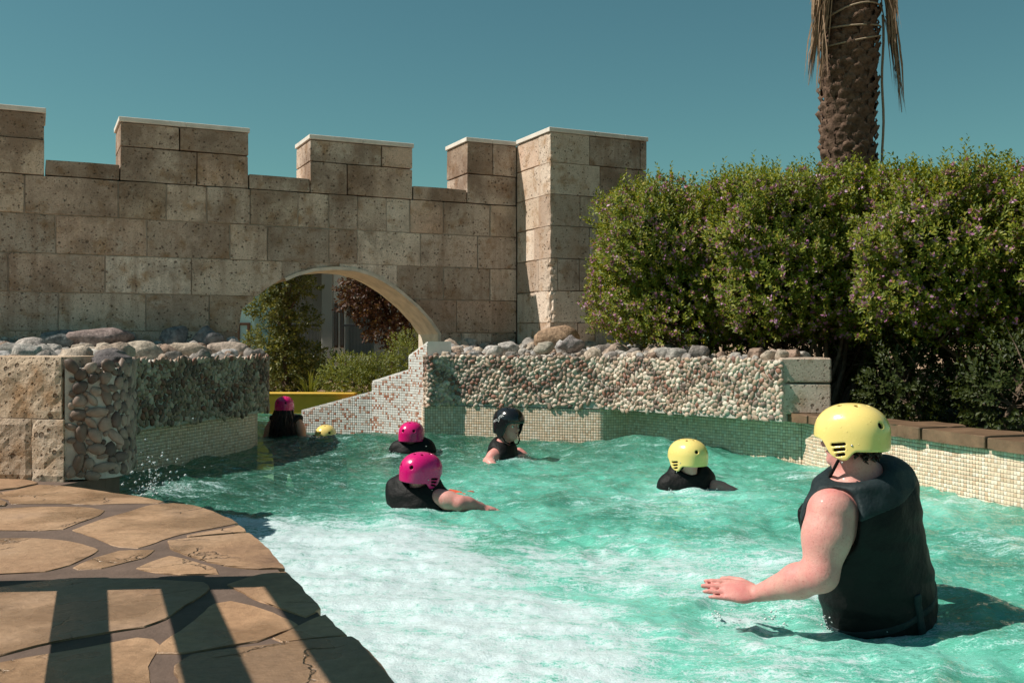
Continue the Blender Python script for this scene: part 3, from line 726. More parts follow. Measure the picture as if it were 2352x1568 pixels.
extra = [[(-2.4, 1.2), (-1.2, 1.45), (-.72, 1.38), (-.7, .9), (-1.0, .2), (-2.4, .3)], [(-.66, 1.37), (-.05, 1.42), (.22, .92), (-.2, .7), (-.64, .85)], [(-.95, .15), (-.62, .8), (-.2, .66), (.24, .86), (.5, .2), (.55, -1), (-.9, -1)],
         [(-2.4, .25), (-1.0, .15), (-.94, -1), (-2.4, -1)]]
k = 0
for S in [[c8(*p) for p in s_] for s_ in STONES] + extra:
    ar = sum(S[i][0] * S[(i + 1) % len(S)][1] - S[(i + 1) % len(S)][0] * S[i][1] for i in range(len(S)))
    if ar < 0: S = S[::-1]
    bm = bmesh.new(); zt_ = ZD + random.Random(k).uniform(-.003, .004)
    fs = prism(bm, ragged(S, .009, .035, k), ZD - .055, zt_, 0)
    top = fs[0]
    bmesh.ops.bevel(bm, geom=list(top.edges), offset=.003, segments=1, affect='EDGES', clamp_overlap=True)
    bmesh.ops.recalc_face_normals(bm, faces=bm.faces[:])
    o = bm_obj('flagstone', bm, M['flag'], deck); k += 1
bed = [(x - .012, y - .012) for x, y in EDGEW] + [(-4.5, -1.0), (-4.5, 5.9), (-2.4, 5.9), (-2.05, 5.2), (-2.02, 4.95)]
bm = bmesh.new(); prism(bm, bed[::-1], -.95, ZD - .004, 0); bmesh.ops.recalc_face_normals(bm, faces=bm.faces[:])
bm_obj('grout_bed', bm, M['flag_grout'], deck)
# wooden rail fence at the left edge of the deck (its shadow crosses the flagstones)
fence = thing('rail_fence', 'brown wooden rail fence whose boards throw shadows over the flagstones', 'fence', (-1.6, 2.2, ZD))
FU = Vector((-.386, .923)); FB = Vector((-1.19, 1.953))
def on_f(s): return FB + FU * s
for h in (.40, .73, 1.065):
    a, b_ = on_f(-2.6), on_f(.93); c = (a + b_) / 2
    bm = bmesh.new(); box(bm, (c.x, c.y, ZD + h), (.035, (b_ - a).length, .125), math.atan2(-FU.x, FU.y), .004); bm_obj('rail', bm, M['plank'], fence)
for s_ in (.86, -.9, -2.5):
    c = on_f(s_) - Vector((FU.y, -FU.x)) * .08
    bm = bmesh.new(); box(bm, (c.x, c.y, ZD + .565), (.11, .13, 1.13), math.atan2(-FU.x, FU.y), .006); bm_obj('post', bm, M['plank'], fence)

# ------------------------------------------------------------ ground, pool floor
pool = [(.6, -3), (.6, -1), (.5, .2), (.25, .9), (-.3, 2.0), (-.8, 3.1), (-1.1, 3.7), (-1.5, 4.2), (-2.2, 4.9), (-2.3, 5.5), (-3.1, 5.9), (-3.0, 7.2), (-2.7, 8.5), (-2.5, 9.3), (-2.6, 9.8), (-3.15, 10.9), (-3.5, 12.6), (-4.1, 13.7), (-4.6, 14.55), (-2.5, 14.55),
        (-2.5, 11.6), (-1.9, 11.4), (-1.4, 11.2), (-.85, 10.6), (-.5, 10.4), (1.2, 10.0), (2.45, 8.3), (3.15, 5.95), (3.7, 4.1), (4.15, 2.6), (4.6, -3)]
G = 600
tri = geometry.tessellate_polygon([[Vector((x, y, 0)) for x, y in ((-G, -G), (G, -G), (G, G), (-G, G))], [Vector((x, y, 0)) for x, y in pool]])
allp = [(-G, -G), (G, -G), (G, G), (-G, G)] + pool
me = bpy.data.meshes.new('ground'); me.from_pydata([(x, y, .24 if y < 11 else .12) for x, y in allp], [], [tuple(t) for t in tri]); me.materials.append(M['bounce_terrace']); me.update()
tag(obj('ground', me), kind='structure')
bm = bmesh.new(); prism(bm, [(2.5, 8.9), (2.75, 8.25), (3.4, 6.1), (4.0, 4.1), (16, 4.1), (16, 24), (2.1, 24)], .2, .262); bmesh.ops.recalc_face_normals(bm, faces=bm.faces[:]); tag(bm_obj('planting_bed', bm, M['soil']), kind='structure')
me = np_mesh('pool_floor', [(-6, -3.2, -.94), (6, -3.2, -.94), (6, 16, -.94), (-6, 16, -.94)], [[0, 1, 2, 3]], M['floor']); tag(obj('pool_floor', me), kind='structure')
yw = thing('yellow_wall', 'yellow painted low wall across the far side of the water', 'wall', (-3.6, 14.6, 0))
bm = bmesh.new(); box(bm, (-3.9, 14.7, -.33), (3.2, .25, 1.1), R(-3), .01); bm_obj('wall_body', bm, M['yellow_paint'], yw)
bm = bmesh.new(); box(bm, (-3.9, 14.69, .235), (3.24, .29, .03), R(-3), .008); bm_obj('wall_cap', bm, M['yellow_paint'], yw)
# ------------------------------------------------------------ water
def seg_d(x, y, a, b_):
    ax, ay = a; bx, by = b_; h = np.clip(((x - ax) * (bx - ax) + (y - ay) * (by - ay)) / ((bx - ax) ** 2 + (by - ay) ** 2), 0, 1)
    return np.hypot(x - ax - h * (bx - ax), y - ay - h * (by - ay))
def foam_mask(x, y):
    w = .35 * pn(x * 1.3, y * 1.3, 21) + .22 * pn(x * 3.1, y * 3.1, 22)
    d1 = seg_d(x, y, (-.85, 4.75), (.12, 2.2)) + w
    f = 1 - sstep(.35, 1.0, d1)
    d2 = seg_d(x, y, (-1.3, 5.2), (-.6, 4.9)) + w * .8; f = np.maximum(f, .8 * (1 - sstep(.1, .5, d2)))
    d3 = seg_d(x, y, (.0, 4.4), (1.0, 4.3)) + w; f = np.maximum(f, .62 * (1 - sstep(.1, .9, d3)))
    d4 = seg_d(x, y, (.7, 2.2), (.75, 3.1)) + w; f = np.maximum(f, .45 * (1 - sstep(.1, .8, d4)))
    for (cx_, cy, rr, a) in ((2.6, 4.8, .5, .45), (1.9, 3.0, .5, .4), (-1.75, 4.9, .65, .6), (-1.6, 11.4, .5, .9), (2.15, 7.4, .4, .4), (2.8, 6.2, .35, .4), (.9, 5.9, .7, .38), (-1.05, 8.75, .2, .7), (-.85, 8.85, .32, .4), (-.55, 5.85, .36, .52), (1.22, 6.72, .32, .52), (-.05, 8.45, .35, .42), (-1.93, 10.3, .28, .4), (1.3, 3.55, .42, .55), (.8, 3.6, .3, .55), (2.55, 7.2, .22, .5), (2.85, 6.3, .22, .5), (3.1, 5.4, .25, .5), (-2.1, 6.4, .5, .3), (1.2, 6.5, .35, .4)):
        f = np.maximum(f, a * (1 - sstep(.2, 1, (np.hypot(x - cx_, y - cy) + w * .5) / rr)))
    return np.clip(f, 0, 1)
def air_mask(x, y):
    w = .5 * pn(x * .7 + 3, y * .7, 25) + .3 * pn(x * 1.9, y * 1.9, 26) + .15 * pn(x * 5, y * 6, 27)
    a = 1 - sstep(1.2, 3.4, seg_d(x, y, (.5, 2.0), (1.3, 6.6)) + w * 1.1)
    a = np.maximum(a, .55 * (1 - sstep(.5, 1.3, np.hypot(x - 1.2, y - 8.6) + w)))
    return np.clip(a * (.66 + .8 * w) + .04 + .28 * w, 0, 1)
def water_h(x, y):
    wx = x + .25 * pn(x * 1.1, y * 1.1, 31); wy = y + .25 * pn(x * 1.1 + 7, y * 1.1, 32)
    far = 1 - .35 * sstep(8, 12, y)
    h = .055 * pn(wx * .8, wy * .8, 11) * far
    r = 1 - np.abs(pn(wx * 1.7, wy * 2.1, 12)) * 2.2; h += .034 * (r - .45) * far
    r2 = 1 - np.abs(pn(wx * 3.9 + 3, wy * 4.6, 13)) * 2.2; h += .023 * (r2 - .45)
    h += .015 * pn(wx * 9, wy * 12, 14) + .0075 * pn(x * 20, y * 27, 15) + .0036 * pn(x * 44, y * 54, 16)
    f = foam_mask(x, y); h *= 1 - .62 * f
    h += f * (.024 * pn(x * 2.2, y * 4.5, 17) + .006 * (1 - 2 * np.abs(pn(x * 6, y * 14, 18))) + .007 * pn(x * 26, y * 30, 19) + .004 * pn(x * 60, y * 64, 20) + .02)
    h += .15 * np.exp(-((x - 1.12) / .42) ** 2 - ((y - 8.95) / .32) ** 2) + .06 * np.exp(-((x - .2) / .7) ** 2 - ((y - 9.2) / .35) ** 2)
    h += .085 * np.exp(-((x + 1.1) / .95) ** 2 - ((y - 9.75) / .28) ** 2) - .05 * np.exp(-((x + 1) / 1.2) ** 2 - ((y - 8.2) / .6) ** 2)
    h += .05 * np.exp(-((x + 2.2) / .35) ** 2 - ((y - 6.6) / .8) ** 2) - .05 * np.exp(-((x - 1.2) / .3) ** 2 - ((y - 3.55) / .25) ** 2)
    h -= .06 * sstep(10.3, 11.5, y)
    return h
ys = [-.2]
while ys[-1] < 15: ys.append(ys[-1] + max(.011, .0052 * max(ys[-1], 0) * (1 if ys[-1] < 6 else .9)))
ys = np.array(ys); xs = np.arange(-3.9, 4.3, .0135)
X, Y = np.meshgrid(xs, ys); H = water_h(X, Y); FM = foam_mask(X, Y)
nx, ny = len(xs), len(ys)
idx = np.arange(nx * ny).reshape(ny, nx)
Fq = np.stack([idx[:-1, :-1], idx[:-1, 1:], idx[1:, 1:], idx[1:, :-1]], -1).reshape(-1, 4)
def make_water():
    m = bpy.data.materials.new('pool_water'); m.use_nodes = True; n = m.node_tree.nodes; l = m.node_tree.links; n.clear()
    out = n.new('ShaderNodeOutputMaterial'); p = wpos(n)
    at = N(n, 'Attribute', attribute_name='foam')
    # ripple normal
    n1 = noise(n, l, p, 14, 6, .62); n2 = noise(n, l, p, 55, 4, .6)
    hh = math_(n, l, 'ADD', math_(n, l, 'ADD', n1, math_(n, l, 'MULTIPLY', n2, .30)), math_(n, l, 'MULTIPLY', noise(n, l, p, 150, 2, .5), .07))
    bmp = n.new('ShaderNodeBump'); bmp.inputs['Distance'].default_value = .024; bmp.inputs['Strength'].default_value = 1.0; l.new(hh, bmp.inputs['Height'])
    at2 = N(n, 'Attribute', attribute_name='air')
    big = math_(n, l, 'ADD', at2.outputs['Fac'], math_(n, l, 'MULTIPLY', math_(n, l, 'SUBTRACT', noise(n, l, p, 3, 6, .6), .5), .35))
    body = ramp(n, l, big, [(.0, (.03, .16, .10)), (.35, (.07, .33, .235)), (.7, (.125, .54, .405)), (1.0, (.23, .67, .55))]).outputs[0]
    mpn = N(n, 'Mapping'); mpn.inputs['Scale'].default_value = (1, 1.7, 1); l.new(p, mpn.inputs['Vector'])
    fn = noise(n, l, mpn.outputs[0], 5.5, 6, .6); fine = noise(n, l, mpn.outputs[0], 38, 6, .72); vfine = noise(n, l, p, 150, 3, .6)
    mps = N(n, 'Mapping'); mps.inputs['Scale'].default_value = (3.5, 15, 1); mps.inputs['Rotation'].default_value = (0, 0, .25); l.new(p, mps.inputs['Vector']); strk = noise(n, l, mps.outputs[0], 1.0, 6, .65)
    fac = math_(n, l, 'ADD', math_(n, l, 'ADD', math_(n, l, 'MULTIPLY', at.outputs['Fac'], .92), math_(n, l, 'MULTIPLY', math_(n, l, 'SUBTRACT', fn, .5), 1.0)), math_(n, l, 'ADD', math_(n, l, 'MULTIPLY', math_(n, l, 'SUBTRACT', fine, .5), 2.2), math_(n, l, 'ADD', math_(n, l, 'MULTIPLY', math_(n, l, 'SUBTRACT', vfine, .5), 1.6), math_(n, l, 'MULTIPLY', math_(n, l, 'SUBTRACT', strk, .5), 2.0))))
    foam = ramp(n, l, fac, [(.34, (0, 0, 0)), (.56, (.45, .45, .45)), (.90, (.93, .93, .93))]).outputs[0]
    aer = ramp(n, l, fac, [(.0, (0, 0, 0)), (.6, (1, 1, 1))]).outputs[0]
    body2 = mixc(n, l, math_(n, l, 'MULTIPLY', aer, .65), body, (.36, .74, .66))
    dif = n.new('ShaderNodeBsdfDiffuse'); l.new(body2, dif.inputs['Color'])
    tr = n.new('ShaderNodeBsdfTransparent'); tr.inputs['Color'].default_value = (.50, .88, .70, 1)
    mx = n.new('ShaderNodeMixShader'); l.new(ramp(n, l, math_(n, l, 'ADD', big, math_(n, l, 'MULTIPLY', aer, .5)), [(0, (.62,) * 3), (.5, (.40,) * 3), (1.0, (.14,) * 3)]).outputs[0], mx.inputs[0])
    l.new(dif.outputs[0], mx.inputs[1]); l.new(tr.outputs[0], mx.inputs[2])
    gl = n.new('ShaderNodeBsdfGlossy'); gl.inputs['Roughness'].default_value = .03; l.new(bmp.outputs[0], gl.inputs['Normal'])
    fr = n.new('ShaderNodeFresnel'); fr.inputs['IOR'].default_value = 1.33; l.new(bmp.outputs[0], fr.inputs['Normal'])
    mx2 = n.new('ShaderNodeMixShader'); l.new(fr.outputs[0], mx2.inputs[0]); l.new(mx.outputs[0], mx2.inputs[1]); l.new(gl.outputs[0], mx2.inputs[2])
    fb = n.new('ShaderNodeBump'); fb.inputs['Distance'].default_value = .016; fb.inputs['Strength'].default_value = .8
    l.new(math_(n, l, 'ADD', math_(n, l, 'MULTIPLY', fine, .55), math_(n, l, 'MULTIPLY', vfine, .3)), fb.inputs['Height'])
    pf = n.new('ShaderNodeBsdfPrincipled'); pf.inputs['Base Color'].default_value = (.71, .83, .86, 1); pf.inputs['Roughness'].default_value = .2; pf.inputs['Specular IOR Level'].default_value = .5
    l.new(fb.outputs[0], pf.inputs['Normal'])
    mx3 = n.new('ShaderNodeMixShader'); l.new(foam, mx3.inputs[0]); l.new(mx2.outputs[0], mx3.inputs[1]); l.new(pf.outputs[0], mx3.inputs[2])
    l.new(mx3.outputs[0], out.inputs['Surface'])
    return m
M['water'] = make_water()
me = np_mesh('water', np.stack([X, Y, H], -1).reshape(-1, 3), Fq, M['water'], True)
a_ = me.attributes.new('foam', 'FLOAT', 'POINT'); a_.data.foreach_set('value', FM.ravel().astype(np.float32))
a_ = me.attributes.new('air', 'FLOAT', 'POINT'); a_.data.foreach_set('value', air_mask(X, Y).ravel().astype(np.float32))
tag(obj('water', me), kind='structure')
# ------------------------------------------------------------ foliage
def leaf_mat(name, stops, trans=.35, rough=.5):
    m = bpy.data.materials.new(name); m.use_nodes = True; n = m.node_tree.nodes; l = m.node_tree.links; n.clear()
    out = n.new('ShaderNodeOutputMaterial'); g = n.new('ShaderNodeNewGeometry')
    c = ramp(n, l, g.outputs['Random Per Island'], stops).outputs[0]
    pb = n.new('ShaderNodeBsdfPrincipled'); pb.inputs['Roughness'].default_value = rough; pb.inputs['Specular IOR Level'].default_value = .35; l.new(c, pb.inputs['Base Color'])
    tr = n.new('ShaderNodeBsdfTranslucent'); l.new(mixc(n, l, 1.0, c, (1.25, 1.15, .55), 'MULTIPLY'), tr.inputs['Color'])
    mx = n.new('ShaderNodeMixShader'); mx.inputs[0].default_value = trans; l.new(pb.outputs[0], mx.inputs[1]); l.new(tr.outputs[0], mx.inputs[2]); l.new(mx.outputs[0], out.inputs['Surface'])
    return m
M['leaf'] = leaf_mat('hedge_leaf', [(0, (.075, .115, .016)), (.35, (.15, .195, .022)), (.75, (.24, .275, .03)), (.93, (.34, .33, .045)), (1, (.46, .36, .06))])
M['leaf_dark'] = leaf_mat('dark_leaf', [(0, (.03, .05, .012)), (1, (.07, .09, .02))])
M['leaf_olive'] = leaf_mat('olive_leaf', [(0, (.07, .09, .02)), (.6, (.15, .17, .04)), (1, (.26, .26, .10))])
M['leaf_red'] = leaf_mat('plum_leaf', [(0, (.05, .022, .018)), (.5, (.10, .045, .032)), (.85, (.15, .085, .045)), (1, (.20, .15, .07))])
M['leaf_bush'] = leaf_mat('bush_leaf', [(0, (.09, .12, .02)), (.6, (.17, .21, .035)), (1, (.28, .28, .06))])
M['petal'] = leaf_mat('lilac_petal', [(0, (.42, .15, .34)), (.6, (.58, .28, .50)), (1, (.72, .50, .66))], .3)
M['bark'] = simple('bark', (.17, .125, .09), .9, .1, .4, 25, .004, 60)
M['palm_bark'] = simple('palm_bark', (.17, .11, .08), .95, .1, .55, 14, .02, 45)
M['straw'] = simple('dead_frond', (.30, .205, .135), .9, .15, .35, 20, 0)
M['rope'] = simple('rope', (.36, .28, .20), .9, .1, .3, 60, .002, 150)
def leaves_mesh(name, P, D, Nn, L, Wd, material, fold=.25):
    """one folded diamond leaf per row: base P, direction D, normal Nn"""
    D = D / np.linalg.norm(D, axis=1, keepdims=True)
    S = np.cross(D, Nn); S /= np.linalg.norm(S, axis=1, keepdims=True) + 1e-9; U = np.cross(S, D)
    L = np.asarray(L)[:, None]; Wd = np.asarray(Wd)[:, None]
    a = P; m1 = P + D * L * .55 + S * Wd + U * Wd * fold; t = P + D * L - U * Wd * .3; m2 = P + D * L * .55 - S * Wd + U * Wd * fold
    V = np.stack([a, m1, t, m2], 1).reshape(-1, 3); k = np.arange(len(P)) * 4
    F = np.concatenate([np.stack([k, k + 1, k + 2], 1), np.stack([k, k + 2, k + 3], 1)])
    return np_mesh(name, V, F, material)
def rdir(g, n):
    v = g.normal(size=(n, 3)); return v / np.linalg.norm(v, axis=1, keepdims=True)
def sprigs(g, P, D, per, length, L, W):
    """leafy shoots: returns leaf arrays"""
    n = len(P); D = D / np.linalg.norm(D, axis=1, keepdims=True)
    R0 = rdir(g, n); S = np.cross(D, R0); S /= np.linalg.norm(S, axis=1, keepdims=True); T = np.cross(D, S)
    LP = []; LD = []; LN = []; LL = []; LW = []
    for k in range(per):
        f = (k + .5) / per; ang = k * 2.4 + g.random(n) * .6
        rad = S * np.cos(ang)[:, None] + T * np.sin(ang)[:, None]
        up = .55 + .6 * f
        LP.append(P + D * (length * f) + g.normal(size=(n, 3)) * .003); LD.append(rad + D * up + g.normal(size=(n, 3)) * .15); LN.append(D - rad * .5)
        sz = g.uniform(.7, 1.15, n) * (1.05 - .35 * abs(f - .4)); LL.append(L * sz); LW.append(W * sz)
    return [np.concatenate(q) for q in (LP, LD, LN, LL, LW)]
def superell(g, n, c, r, e=2.6, lump=.12, seed=1, inner=.3, zmin=-1):
    d = rdir(g, n * 2); d = d[d[:, 2] > zmin][:n]
    q = np.sum(np.abs(d) ** e, axis=1) ** (-1 / e)
    a = np.arctan2(d[:, 1], d[:, 0]); lum = 1 + lump * (pn(a * 1.9 + seed, d[:, 2] * 2.4 + seed, 41) * 1.6 + .9 * pn(a * 4.5, d[:, 2] * 5.5 + seed, 42) + .6 * pn(a * 10, d[:, 2] * 12 + seed, 43))
    k = 1 - inner * g.random(len(d)) ** 2.2
    P = np.array(c) + d * (q * lum * k)[:, None] * np.array(r)
    return P, d
def branches(bm, base, tips, r0, g, wob=.12, seg=5):
    for t in tips:
        b_ = Vector(base) + Vector((g.normal() * .05, g.normal() * .05, 0)); t = Vector(t); pts = []
        for i in range(seg + 1):
            f = i / seg; p = b_.lerp(t, f); p.z = b_.z + (t.z - b_.z) * f ** .8
            if 0 < i < seg: p += Vector((g.normal(), g.normal(), g.normal() * .5)) * wob * .4
            pts.append(p)
        tube(bm, pts, [r0 * (1 - .8 * i / seg) for i in range(seg + 1)], 5)
        for k in range(4):                    # twigs
            i = 2 + k % 3; p = pts[i]; q = p + Vector((g.normal(), g.normal(), abs(g.normal()))) * .22
            tube(bm, [p, (p + q) / 2 + Vector((g.normal(), g.normal(), 0)) * .03, q], [r0 * .3, r0 * .2, r0 * .1], 4)
SHRUBS = [((2.15, 10.95), (1.12, 1.0), 1.78, .78, 'flowering shrub against the tower, lilac blossom spilling over the pebbles'),
          ((3.25, 10.05), (1.16, 1.0), 1.78, .72, 'flowering shrub in front of the palm trunk, second from the tower'),
          ((4.28, 9.1), (1.16, 1.0), 1.70, .66, 'flowering shrub above the brown coping at the frame edge, third from the tower'),
          ((5.35, 8.15), (1.18, 1.0), 1.66, .62, 'flowering shrub at the near end of the hedge, mostly out of frame'),
          ((2.62, 10.35), (.62, .72), 1.74, .72, 'narrow flowering shrub between the tower end of the hedge and the palm'),
          ((3.70, 9.42), (.62, .72), 1.72, .68, 'narrow flowering shrub in the hedge directly right of the palm trunk')]
for k, ((x, y), (rx, ry), zc, rz_, lab) in enumerate(SHRUBS):
    g = np.random.default_rng(60 + k)
    t = thing('flowering_shrub', lab, 'shrub', (x, y, .25), 'flowering hedge along the right bank')
    P, d = superell(g, 9500 if k < 4 else 5200, (x, y, zc), (rx, ry, rz_), 6.0, .19, k * 3.1, .32, -.95)
    keep = np.ones(len(P), bool)
    for j, ((x2, y2), (r2, s2), z2, q2, _) in enumerate(SHRUBS):
        if j != k:
            e = (((P[:, 0] - x2) / r2) ** 2 + ((P[:, 1] - y2) / s2) ** 2 + ((P[:, 2] - z2) / q2) ** 2); keep &= e > .70
    # thin the underside so the stems show
    keep &= (g.random(len(P)) < np.clip(.3 + (P[:, 2] - (.95 if k < 2 else 1.0)) / .35, .15, 1))
    P = P[keep]; d = d[keep]
    D = d * [1, 1, .7] + [0, 0, .75] + g.normal(size=d.shape) * .25
    arr = sprigs(g, P, D, 11, .12, .047, .0115)
    hi_ = np.where((P[:, 2] > zc + rz_ * .45))[0]; hi_ = g.choice(hi_, min(len(hi_), 420), replace=False)   # young upright shoots along the top
    ar2 = sprigs(g, P[hi_] + D[hi_] * .05, np.array([0, 0, 1.0]) + g.normal(size=(len(hi_), 3)) * .22, 13, .20, .046, .011)
    arr = [np.concatenate(q_) for q_ in zip(arr, ar2)]
    obj('foliage', leaves_mesh('foliage', *arr, M['leaf']), t)
    Pc, dc = superell(g, 2200 if k < 4 else 700, (x, y, zc), (rx * .72, ry * .72, rz_ * .78), 2.6, .1, k, .9, -.7)
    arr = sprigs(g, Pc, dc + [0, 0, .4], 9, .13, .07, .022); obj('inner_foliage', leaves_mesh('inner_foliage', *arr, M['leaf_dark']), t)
    # blossoms near shoot tips on the outer skin
    out = np.linalg.norm((P - [x, y, zc]) / [rx, ry, rz_], axis=1)
    cand = np.where((out > np.quantile(out, .40)) & (P[:, 2] > .95))[0]; sel = g.choice(cand, int(len(cand) * .34), replace=False)
    Q = P[sel] + D[sel] / np.linalg.norm(D[sel], axis=1, keepdims=True) * .085
    LP = []; LD = []; LN = []
    for j in range(5):
        r_ = rdir(g, len(Q)); LP.append(Q + r_ * .004); LD.append(r_ + D[sel] * .3); LN.append(rdir(g, len(Q)))
    LP, LD, LN = map(np.concatenate, (LP, LD, LN)); nn = len(LP)
    obj('blossom', leaves_mesh('blossom', LP, LD, LN, g.uniform(.026, .042, nn), g.uniform(.011, .018, nn), M['petal']), t)
    bm = bmesh.new(); tips = []
    for j in range(15):
        a = g.random() * 6.28; rr = g.uniform(.25, .85); tips.append((x + rx * rr * math.cos(a), y + ry * rr * math.sin(a), zc + g.uniform(-.5, .5)))
    branches(bm, (x - .1, y - .1, .22), tips, .028, g); bm_obj('stems', bm, M['bark'], t, True)
# dense dark planting behind and below the hedge
for k, (x, y, rx, ry, zc, rz_, lab) in enumerate(((2.55, 12.1, 1.0, .8, 1.0, .95, 'dark leafy bush in the shade behind the hedge beside the tower'), (4.2, 11.0, 1.2, .9, .95, .95, 'dark leafy bush in the shade behind the hedge below the palm'),
                                       (5.9, 9.7, 1.3, 1.0, .95, .95, 'dark leafy bush in the shade behind the hedge at the frame edge'), (3.55, 8.95, .35, .35, .55, .42, 'small dark bush low in the hedge shade above the coping'), (4.05, 7.9, .38, .4, .6, .45, 'low dark green bush beside the coping at the frame edge'))):
    g = np.random.default_rng(90 + k); t = thing('dark_bush', lab, 'bush', (x, y, .2))
    P, d = superell(g, 2600 if rx > .5 else 700, (x, y, zc), (rx, ry, rz_), 2.4, .15, k * 2.3, .4)
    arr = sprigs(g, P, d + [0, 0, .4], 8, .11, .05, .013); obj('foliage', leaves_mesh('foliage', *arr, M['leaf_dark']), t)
    bm = bmesh.new(); branches(bm, (x, y, .2), [(x + g.normal() * rx * .4, y + g.normal() * ry * .4, zc + .2) for _ in range(5)], .03, g); bm_obj('stems', bm, M['bark'], t, True)

# ------------------------------------------------------------ palm
PX, PY = 4.07, 12.0
palm = thing('palm_tree', 'tall palm with a scaly brown trunk and hanging dead fronds behind the hedge', 'palm', (PX, PY, .1))
bm = bmesh.new(); zs = np.linspace(.1, 8.6, 34); tube(bm, [(PX + .02 * math.sin(z * 1.3), PY, z) for z in zs], [.285 + .012 * math.sin(z * 9) for z in zs], 20); bm_obj('trunk', bm, M['palm_bark'], palm, True)
def boot(seed):
    g = np.random.default_rng(seed); n, m_ = 7, 5; V = []; F = []
    for j in range(m_ + 1):
        for i in range(n + 1):
            u = i / n * 2 - 1; v = j / m_
            prot = (.012 + .085 * v ** 1.3) * (1 - .55 * u * u) + g.normal() * .005
            if j == m_: prot -= .03
            w = .118 * (1 - .25 * v); V.append((u * w + g.normal() * .003, -prot, (v - .5) * .17 + (.012 * g.normal() if j == m_ else 0) - .02 * u * u))
    for j in range(m_):
        for i in range(n): a = j * (n + 1) + i; F.append((a, a + 1, a + n + 2, a + n + 1))
    return np.array(V), np.array(F)
mats = []; g = random.Random(9); k = 0
for j in range(40):
    z = 2.05 + j * .097
    for i in range(9):
        a = (i + (j % 2) * .5) / 9 * 2 * math.pi + g.uniform(-.1, .1)
        q = Matrix.Translation((PX + .02 * math.sin(z * 1.3) + .283 * math.sin(a), PY - .283 * math.cos(a), z + g.uniform(-.02, .02))) @ Matrix.Rotation(a, 4, 'Z') @ Matrix.Rotation(g.gauss(0, .16), 4, 'Y')
        s_ = g.uniform(.65, 1.0); mats.append(q @ Matrix.Diagonal((s_ * g.uniform(.9, 1.15), s_ * g.uniform(.8, 1.3), s_, 1)))
scatter('leaf_base', [boot(k) for k in range(6)], mats, [(1, 1, 1)] * len(mats), palm, M['palm_bark'], 300, True)
bm = bmesh.new()
def hoop(z0, tilt, ph, r=.355):
    return [(PX + .02 * math.sin(z0 * 1.3) + r * math.cos(a), PY + r * math.sin(a), z0 + tilt * math.sin(a + ph)) for a in np.linspace(0, 6.5, 30)]
for z0, ti, ph in ((4.75, .05, .3), (4.86, .12, 2.5), (4.6, .10, .8)):
    pts = hoop(z0, ti, ph); tube(bm, pts, [.012] * len(pts), 5)
pts = [(PX + .36 + .01 * math.sin(i), PY - .1, 4.9 - i * .16) for i in range(12)]; tube(bm, pts, [.016] * 12, 5)
bm_obj('rope', bm, M['rope'], palm, True)
def dead_frond(top, tip, n, spread, seed):
    g = np.random.default_rng(seed); bm = bmesh.new(); top = Vector(top); tip = Vector(tip)
    for k in range(n):
        f0 = g.random() * .55; a = top.lerp(tip, f0) + Vector((g.normal() * .03, g.normal() * .04, 0)); f1 = min(1, f0 + g.uniform(.3, .6))
        b_ = top.lerp(tip, f1) + Vector((g.normal() * spread, g.normal() * spread, g.normal() * .05)); c = (a + b_) / 2 + Vector((g.normal() * .02, g.normal() * .02, 0))
        w = g.uniform(.006, .012); s_ = Vector((g.normal(), g.normal(), 0)).normalized() * w
        va = [bm.verts.new(a - s_), bm.verts.new(a + s_)]; vc = [bm.verts.new(c - s_), bm.verts.new(c + s_)]; vb = bm.verts.new(b_)
        bm.faces.new((va[0], va[1], vc[1], vc[0])); bm.faces.new((vc[0], vc[1], vb))
    tube(bm, [top, top.lerp(tip, .5) + Vector((.01, 0, 0)), tip], [.02, .014, .004], 5)
    return bm_obj('dead_frond', bm, M['straw'], palm)
for k, (a, b_) in enumerate((((3.70, 11.8, 5.7), (3.50, 11.75, 4.02)), ((3.72, 11.72, 5.6), (3.60, 11.65, 3.86)), ((3.68, 11.9, 5.6), (3.66, 11.85, 4.3)), ((3.66, 11.75, 5.6), (3.57, 11.8, 4.5)),
                              ((4.40, 11.8, 5.7), (4.60, 11.75, 3.70)), ((4.43, 11.85, 5.7), (4.55, 11.8, 4.2)), ((4.42, 11.7, 5.8), (4.50, 11.65, 4.6)))):
    dead_frond(a, b_, 55, .03, k)
# green crown above the frame: it shades the trunk
M['frond'] = leaf_mat('palm_leaflet', [(0, (.05, .08, .02)), (1, (.10, .13, .03))])
for k in range(22):
    g = np.random.default_rng(300 + k); a = k * 2.4; el = .9 - 1.3 * (k / 22); Lf = 2.6; bm = bmesh.new(); pts = []
    dv = Vector((math.cos(a), math.sin(a), 0))
    for i in range(8):
        f = i / 7; pts.append(Vector((PX, PY, 8.5)) + dv * (Lf * f * math.cos(el * .6)) + Vector((0, 0, Lf * (math.sin(el) * f - .55 * f * f))))
    tube(bm, pts, [.03 * (1 - .85 * i / 7) for i in range(8)], 5)
    sd = Vector((-dv.y, dv.x, 0))
    for i in range(44):
        f = .12 + .86 * i / 44; q = f * 7; i0 = min(int(q), 6); p = pts[i0].lerp(pts[i0 + 1], q - i0); tg = (pts[i0 + 1] - pts[i0]).normalized()
        for s_ in (-1, 1):
            d_ = (sd * s_ * .8 + tg * .6 + Vector((0, 0, -.25 + .2 * g.normal()))).normalized(); Ll = .42 * (1 - .5 * abs(f - .45)); w = tg * .014
            bm.faces.new((bm.verts.new(p - w), bm.verts.new(p + w), bm.verts.new(p + d_ * Ll)))
    bm_obj('frond', bm, M['frond'], palm)

